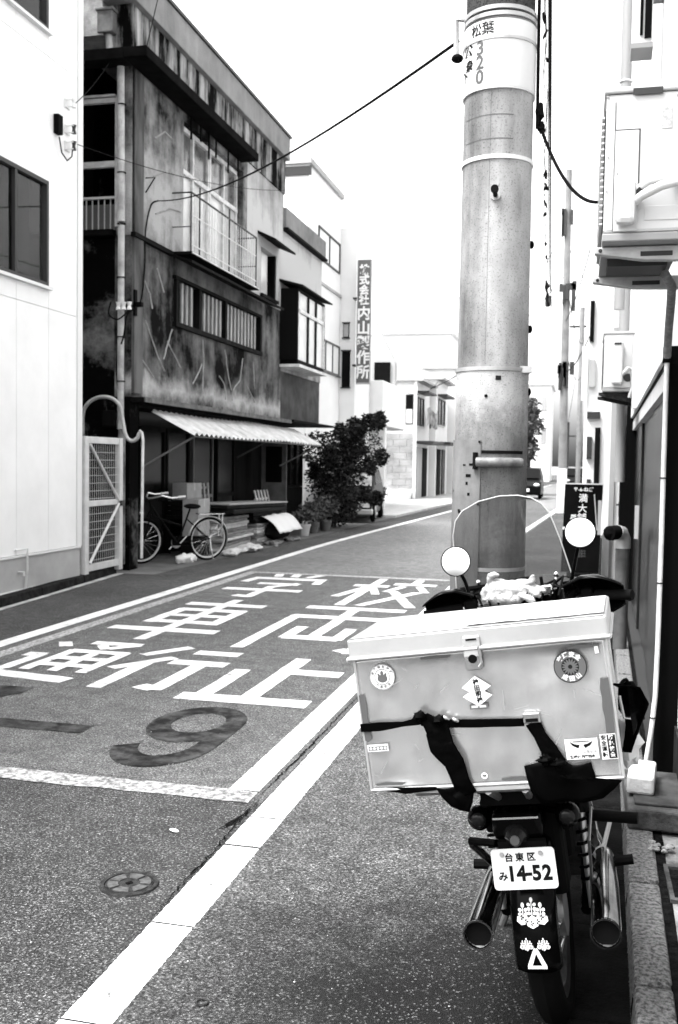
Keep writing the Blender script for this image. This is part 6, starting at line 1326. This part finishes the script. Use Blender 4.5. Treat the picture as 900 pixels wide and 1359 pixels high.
flat(ring(.0185, .020), FACE(-.239, 1.068, -.0055), 'sticker_ring', 'sticker_ink', s1, 0); flat(ring(.0305, .0315), FACE(-.239, 1.068, -.0055), 'sticker_ring', 'sticker_ink', s1, 0)
ringtext('宗像神社守護', .0252, -.239, 1.068, .0075, 'sticker_ink', s1, 90, 26, -.0056, bold=.0002); ringtext('交通安全', .0252, -.239, 1.068, .0075, 'sticker_ink', s1, -90, 26, -.0056, True, .0002)
flat([oval(0, -.004, .013, .010), oval(0, .009, .004, .007)] , FACE(-.239, 1.068, -.0056), 'sticker_crest', 'sticker_mid', s1); flat([oval(-.008, .004, .003, .006, .4), oval(.008, .004, .003, .006, -.4)], FACE(-.239, 1.068, -.0058), 'sticker_crest', 'sticker_mid', s1)
s2 = fl('round_sticker', [disc(.0385)], .219, 1.055, 'sticker_dark', bx)
flat(ring(.0205, .0365), FACE(.219, 1.055, -.0054), 'sticker_ring', 'sticker_mid', s2, 0)
for k in range(16): flat([oval(.012 * math.cos(k * math.pi / 8), .012 * math.sin(k * math.pi / 8), .0075, .0022, k * math.pi / 8)], FACE(.219, 1.055, -.0056 - k * .00002), 'sticker_petal', 'sticker_mid', s2)
ringtext('交通安全', .0285, .219, 1.055, .0135, 'sticker_white', s2, 92, 30, -.0060, bold=.0006); ringtext('成田山', .0285, .219, 1.055, .0135, 'sticker_white', s2, -88, 34, -.0060, True, .0006)
s3 = fl('charm_sticker', [[(-.036, -.002), (0, .025), (.036, -.002), (.018, -.0135), (.036, -.024), (0, -.050), (-.036, -.024), (-.018, -.0135)]], -.009, 1.027, 'sticker_white', bx)
for k, ch in enumerate('神田明神'): put_text('sticker_lettering', ch, .0145, MATS['plate_ink'], s3, FACE(-.009 + .0015 * k, 1.036 - .0147 * k, -.0056), .0006)
lb = fl('small_label', [[(-.022, -.006), (.022, -.006), (.022, .006), (-.022, .006)]], -.009, .977, 'sticker_mid', bx); fl('label_panel', [[(-.018, -.003), (-.002, -.003), (-.002, .003), (-.018, .003)], [(.002, -.003), (.018, -.003), (.018, .003), (.002, .003)]], -.009, .977, 'alu', lb, -.0056)
e_ = fl('wide_label', [[(-.038, -.0245), (.038, -.0245), (.038, .0245), (-.038, .0245)]], .2205, .859, 'sticker_white', bx)
fl('label_mark', [[(-.028, .019), (-.020, .008), (-.008, .002), (-.004, .010), (-.015, .012)], [(.028, .019), (.020, .008), (.008, .002), (.004, .010), (.015, .012)], [(-.020, .017), (.020, .017), (.018, .019), (-.018, .019)]], .2205, .859, 'plate_ink', e_, -.0056)
put_text('label_lettering', 'パトロール強化中', .0105, MATS['sticker_mid'], e_, FACE(.2205, .851, -.0056), 0, sx=.82); put_text('label_lettering', '警視庁 防犯協会', .0072, MATS['plate_ink'], e_, FACE(.2205, .8405, -.0056), .0004, sx=1.1)
e2 = fl('narrow_label', [[(-.018, -.030), (.018, -.030), (.018, .030), (-.018, .030)]], .2825, .861, 'sticker_white', bx); fl('label_panel', [[(-.002, -.028), (.017, -.028), (.017, .028), (-.002, .028)]], .2825, .861, 'sticker_dark', e2, -.0054)
for k, ch in enumerate('安全運転'): put_text('label_lettering', ch, .0125, MATS['plate_ink'], e2, FACE(.2725, .882 - k * .0135, -.0058), .0004)
for k, ch in enumerate('防犯協会'): put_text('label_lettering', ch, .0115, MATS['sticker_white'], e2, FACE(.2895, .882 - k * .0135, -.0058), .0004)
e3 = fl('side_label', [[(-.027, -.009), (.027, -.009), (.027, .009), (-.027, .009)]], -.275, .892, 'sticker_white', bx); fl('label_frame', [[(-.024, -.006), (.024, -.006), (.024, .004), (-.024, .004)]], -.275, .892, 'sticker_mid', e3, -.0054)
for k in range(5): fl('label_dot', [disc(.0036, 12)], -.293 + k * .0092, .891, 'sticker_white', e3, -.0057)
e4 = fl('tiny_sticker', [disc(.008, 20)], -.018, .808, 'sticker_white', bx); fl('sticker_mark', [[(-.005, .003), (-.003, -.002), (.003, -.002), (.005, .003), (0, .001)]], -.018, .808, 'plate_ink', e4, -.0056)
def tape(name, pts, m='tape_grey'):
    rr2 = random.Random(5); poly = []
    return fl(name, [pts], 0, 0, m, bx, -.0048)
tape('tape_strip', [(-.306, 1.027), (-.291, 1.029), (-.289, 1.0), (-.291, .97), (-.288, .94), (-.287, .915), (-.297, .907), (-.305, .912)])
tape('tape_strip', [(.284, 1.023), (.290, 1.021), (.302, 1.023), (.303, .96), (.3015, .893), (.281, .893), (.282, .93), (.2795, .95), (.2815, .975), (.280, 1.0)])
fl('tape_strip', [[(.279, 1.098), (.288, 1.098), (.289, 1.082), (.280, 1.081)]], 0, 0, 'sticker_white', bx, -.0048)
sc_ = MB(); rs = random.Random(31)
for k in range(26):
    x, z, a, l_ = rs.uniform(-.30, .30), rs.uniform(.79, 1.11), rs.gauss(.2, .7), rs.uniform(.008, .05); w_ = rs.uniform(.0003, .0009)
    d_ = Vector((math.cos(a), 0, math.sin(a))); n2_ = Vector((-math.sin(a), 0, math.cos(a))); p_ = Vector((x, -.0046 - k * .000004, z))
    sc_.add([p_ - n2_ * w_, p_ + d_ * l_ - n2_ * w_ * .3, p_ + d_ * l_ + n2_ * w_ * .3, p_ + n2_ * w_], [(0, 1, 2, 3)])
bp('scratches', sc_, 'pipe_grey', body, kind='stuff')
for x, z, a in ((-.255, .80, .1), (.06, .797, .05), (.255, 1.10, .0), (-.10, 1.105, .02), (.20, .80, -.1)):
    bp('scuff', MB().add([(x - .035, -.0047, z - .003), (x + .03, -.0047, z - .004), (x + .04, -.0047, z + .002), (x - .01, -.0047, z + .005), (x - .04, -.0047, z + .001)], [(0, 1, 2, 3, 4)]), 'tape_grey', body)
# straps and plastic covering
def ribbon(name, pts, w, m='strap_black', t=.003, parent=bx, wdir=None, crumple=0.0, seed=0):
    """band along 3-D points with half-width vector"""
    pts = [Vector(q) for q in pts]; n = len(pts); mb = MB(); K = 14
    dens = []
    for a, b in zip(pts[:-1], pts[1:]):
        for k in range(9): dens.append(a.lerp(b, k / 9))
    dens.append(pts[-1]); ws_ = w if isinstance(w, (list, tuple)) else [w] * n
    for i, q in enumerate(dens):
        t_ = (dens[min(i + 1, len(dens) - 1)] - dens[max(i - 1, 0)]).normalized(); sd = (Vector(wdir) if wdir else t_.cross(Vector((0, 1, 0)))).normalized()
        f = i / (len(dens) - 1) * (n - 1); j = min(int(f), n - 2); ww = ws_[j] + (ws_[j + 1] - ws_[j]) * (f - j)
        for k in range(K + 1):
            s_ = (k / K - .5) * 2; p = q + sd * ww * s_
            if crumple: p = p + Vector((0, -abs(crumple * mnoise.noise(Vector((p.x * 22, p.z * 22, seed)))) - .35 * abs(crumple * mnoise.noise(Vector((p.x * 60, p.z * 60, seed + 3)))), 0))
            mb.v.append(tuple(p))
    for i in range(len(dens) - 1):
        for k in range(K): mb.f.append((i * (K + 1) + k, i * (K + 1) + k + 1, (i + 1) * (K + 1) + k + 1, (i + 1) * (K + 1) + k))
    return bp(name, mb, m, parent, smooth=True, solid=t)
ribbon('belt', [(-.312, -.006, .945), (-.26, -.010, .946), (-.20, -.012, .949), (-.15, -.014, .955)], [.010, .011, .006, .010])
ribbon('belt', [(-.15, -.014, .958), (-.115, -.016, .945), (-.08, -.012, .942), (0, -.009, .937), (.095, -.010, .933)], [.016, .014, .010, .010, .0095], crumple=.004)
bk = bp('buckle', MB().box(.094, .135, -.018, -.007, .930, .955), 'buckle', bevel=.003); bp('buckle_slot', MB().box(.100, .129, -.0195, -.0185, .934, .942), 'black', bk)
ribbon('plastic_flap', [(-.145, -.014, .965), (-.115, -.018, .93), (-.11, -.020, .89), (-.085, -.018, .85), (-.075, -.014, .80), (-.065, -.006, .765)], [.012, .030, .031, .025, .022, .024], crumple=.006, seed=2)
ribbon('strap', [(.115, -.010, .932), (.128, -.012, .90), (.145, -.014, .865), (.155, -.014, .83)], [.018, .015, .020, .028], crumple=.006, seed=6)
def sheet(pts, y, seed, t=.003):
    """torn plastic sheet: outline in the box face plane, softly folded"""
    c = (sum(q[0] for q in pts) / len(pts), sum(q[1] for q in pts) / len(pts)); mb = MB(); K = 5; n = len(pts)
    for k in range(1, K + 1):
        for (x, z) in pts:
            f = k / K; px_, pz_ = c[0] + (x - c[0]) * f, c[1] + (z - c[1]) * f
            mb.v.append((px_, y - .012 * abs(mnoise.noise(Vector((px_ * 30, pz_ * 30, seed)))) - .004 * (1 - f), pz_))
    mb.v.append((c[0], y - .014, c[1])); m0 = len(mb.v) - 1
    for i in range(n): mb.f.append((m0, i, (i + 1) % n))
    for k in range(K - 1):
        for i in range(n): mb.f.append((k * n + i, (k + 1) * n + i, (k + 1) * n + (i + 1) % n, k * n + (i + 1) % n))
    return bp('plastic_sheet', mb, 'strap_black', smooth=True, solid=t)
sheet([(.081, .828), (.105, .832), (.128, .836), (.150, .845), (.177, .834), (.195, .822), (.211, .823), (.238, .828), (.242, .805), (.244, .790), (.303, .781), (.285, .765), (.255, .742), (.21, .733), (.166, .737), (.111, .735), (.090, .765), (.084, .795)], -.008, 8)
sheet([(-.140, .784), (-.118, .783), (-.094, .786), (-.070, .795), (-.048, .772), (-.055, .745), (-.066, .722), (-.085, .726), (-.108, .738), (-.128, .760)], -.006, 4)
ribbon('plastic_flap', [(-.29, .004, .787), (-.22, -.004, .781), (-.14, -.004, .783)], [.003, .008, .004], wdir=(0, 0, 1), seed=12)
for q in ((-.155, -.024, .968), (-.11, -.024, .955), (.135, -.03, .845), (.165, -.035, .835)): bp('plastic_knot', MB().ell(q, .016, .010, .012, 10, 8, jit=.9), 'strap_black', smooth=True)
for q in ((-.09, -.02, .958), (-.068, -.018, .951)): bp('hook', MB().ell(q, .010, .005, .005, 8, 6, (0, .5, 0)), 'buckle', smooth=True)
ribbon('side_strap', [(.312, .10, .985), (.345, .14, .965), (.358, .16, .92), (.335, .18, .85), (.315, .20, .79)], [.012, .026, .028, .018, .012], wdir=(.9, -.4, 0), crumple=.02, seed=14)
bp('side_bag', MB().ell((.338, .17, .905), .022, .05, .065, 12, 10, jit=.8), 'strap_black', smooth=True)
bp('side_buckle', MB().tube([(.318, .10, .955), (.322, .10, .90), (.335, .11, .895)], .004, 6), 'buckle', smooth=True)
bp('white_bag', MB().ell((.318, .24, .80), .03, .04, .06, 12, 10, jit=.5), 'sheet_white', smooth=True)

# ---- work gloves left on the handlebar
gm = MB()
gm.ell((-.085, 1.215, 1.118), .058, .05, .046, 16, 12, (0, .35, .3)); gm.ell((-.035, 1.205, 1.118), .06, .05, .036, 16, 12, (0, .25, -.2)); gm.ell((-.105, 1.195, 1.098), .035, .04, .028, 12, 9, (0, .9, .2)); gm.ell((-.055, 1.18, 1.092), .05, .035, .022, 14, 9, (0, .1, 0))
def finger(pts, r_): gm.tube(pts, [r_ * k for k in (1.1, 1.0, 1.0, .9, .5)][:len(pts)] if len(pts) == 5 else r_, 10)
finger([(-.10, 1.20, 1.14), (-.115, 1.195, 1.16), (-.110, 1.19, 1.178), (-.092, 1.188, 1.184), (-.078, 1.187, 1.178)], .014)
finger([(-.03, 1.20, 1.14), (.0, 1.19, 1.146), (.022, 1.18, 1.142), (.038, 1.175, 1.150), (.040, 1.172, 1.168)], .013)
finger([(-.02, 1.19, 1.13), (.015, 1.175, 1.122), (.036, 1.165, 1.112), (.052, 1.158, 1.098), (.062, 1.155, 1.088)], .014)
finger([(-.01, 1.20, 1.12), (.03, 1.185, 1.128), (.052, 1.18, 1.122), (.068, 1.178, 1.112), (.076, 1.176, 1.104)], .012)
finger([(-.04, 1.18, 1.11), (.0, 1.16, 1.098), (.02, 1.15, 1.088), (.032, 1.146, 1.078), (.04, 1.144, 1.07)], .012)
finger([(-.12, 1.2, 1.13), (-.138, 1.19, 1.135), (-.146, 1.185, 1.12), (-.143, 1.18, 1.10), (-.13, 1.18, 1.085)], .012)
gl_ = thing('work_gloves', 'crumpled white cotton work gloves on the motorcycle handlebar', 'gloves', BO, BR)
g_ = ob('glove_pair', gm, mat('cotton', .34, .95, v2=.24, scale=30, bump=.6, bscale=70), gl_, local=True, smooth=True)
rm = g_.modifiers.new('remesh', 'REMESH'); rm.mode = 'VOXEL'; rm.voxel_size = .0036; rm.use_smooth_shade = True
smm = g_.modifiers.new('smooth', 'SMOOTH'); smm.iterations = 2; smm.factor = .5
tx = bpy.data.textures.new('folds', 'CLOUDS'); tx.noise_scale = .030
dm = g_.modifiers.new('folds', 'DISPLACE'); dm.texture = tx; dm.strength = .013; dm.mid_level = .5; dm.texture_coords = 'LOCAL'
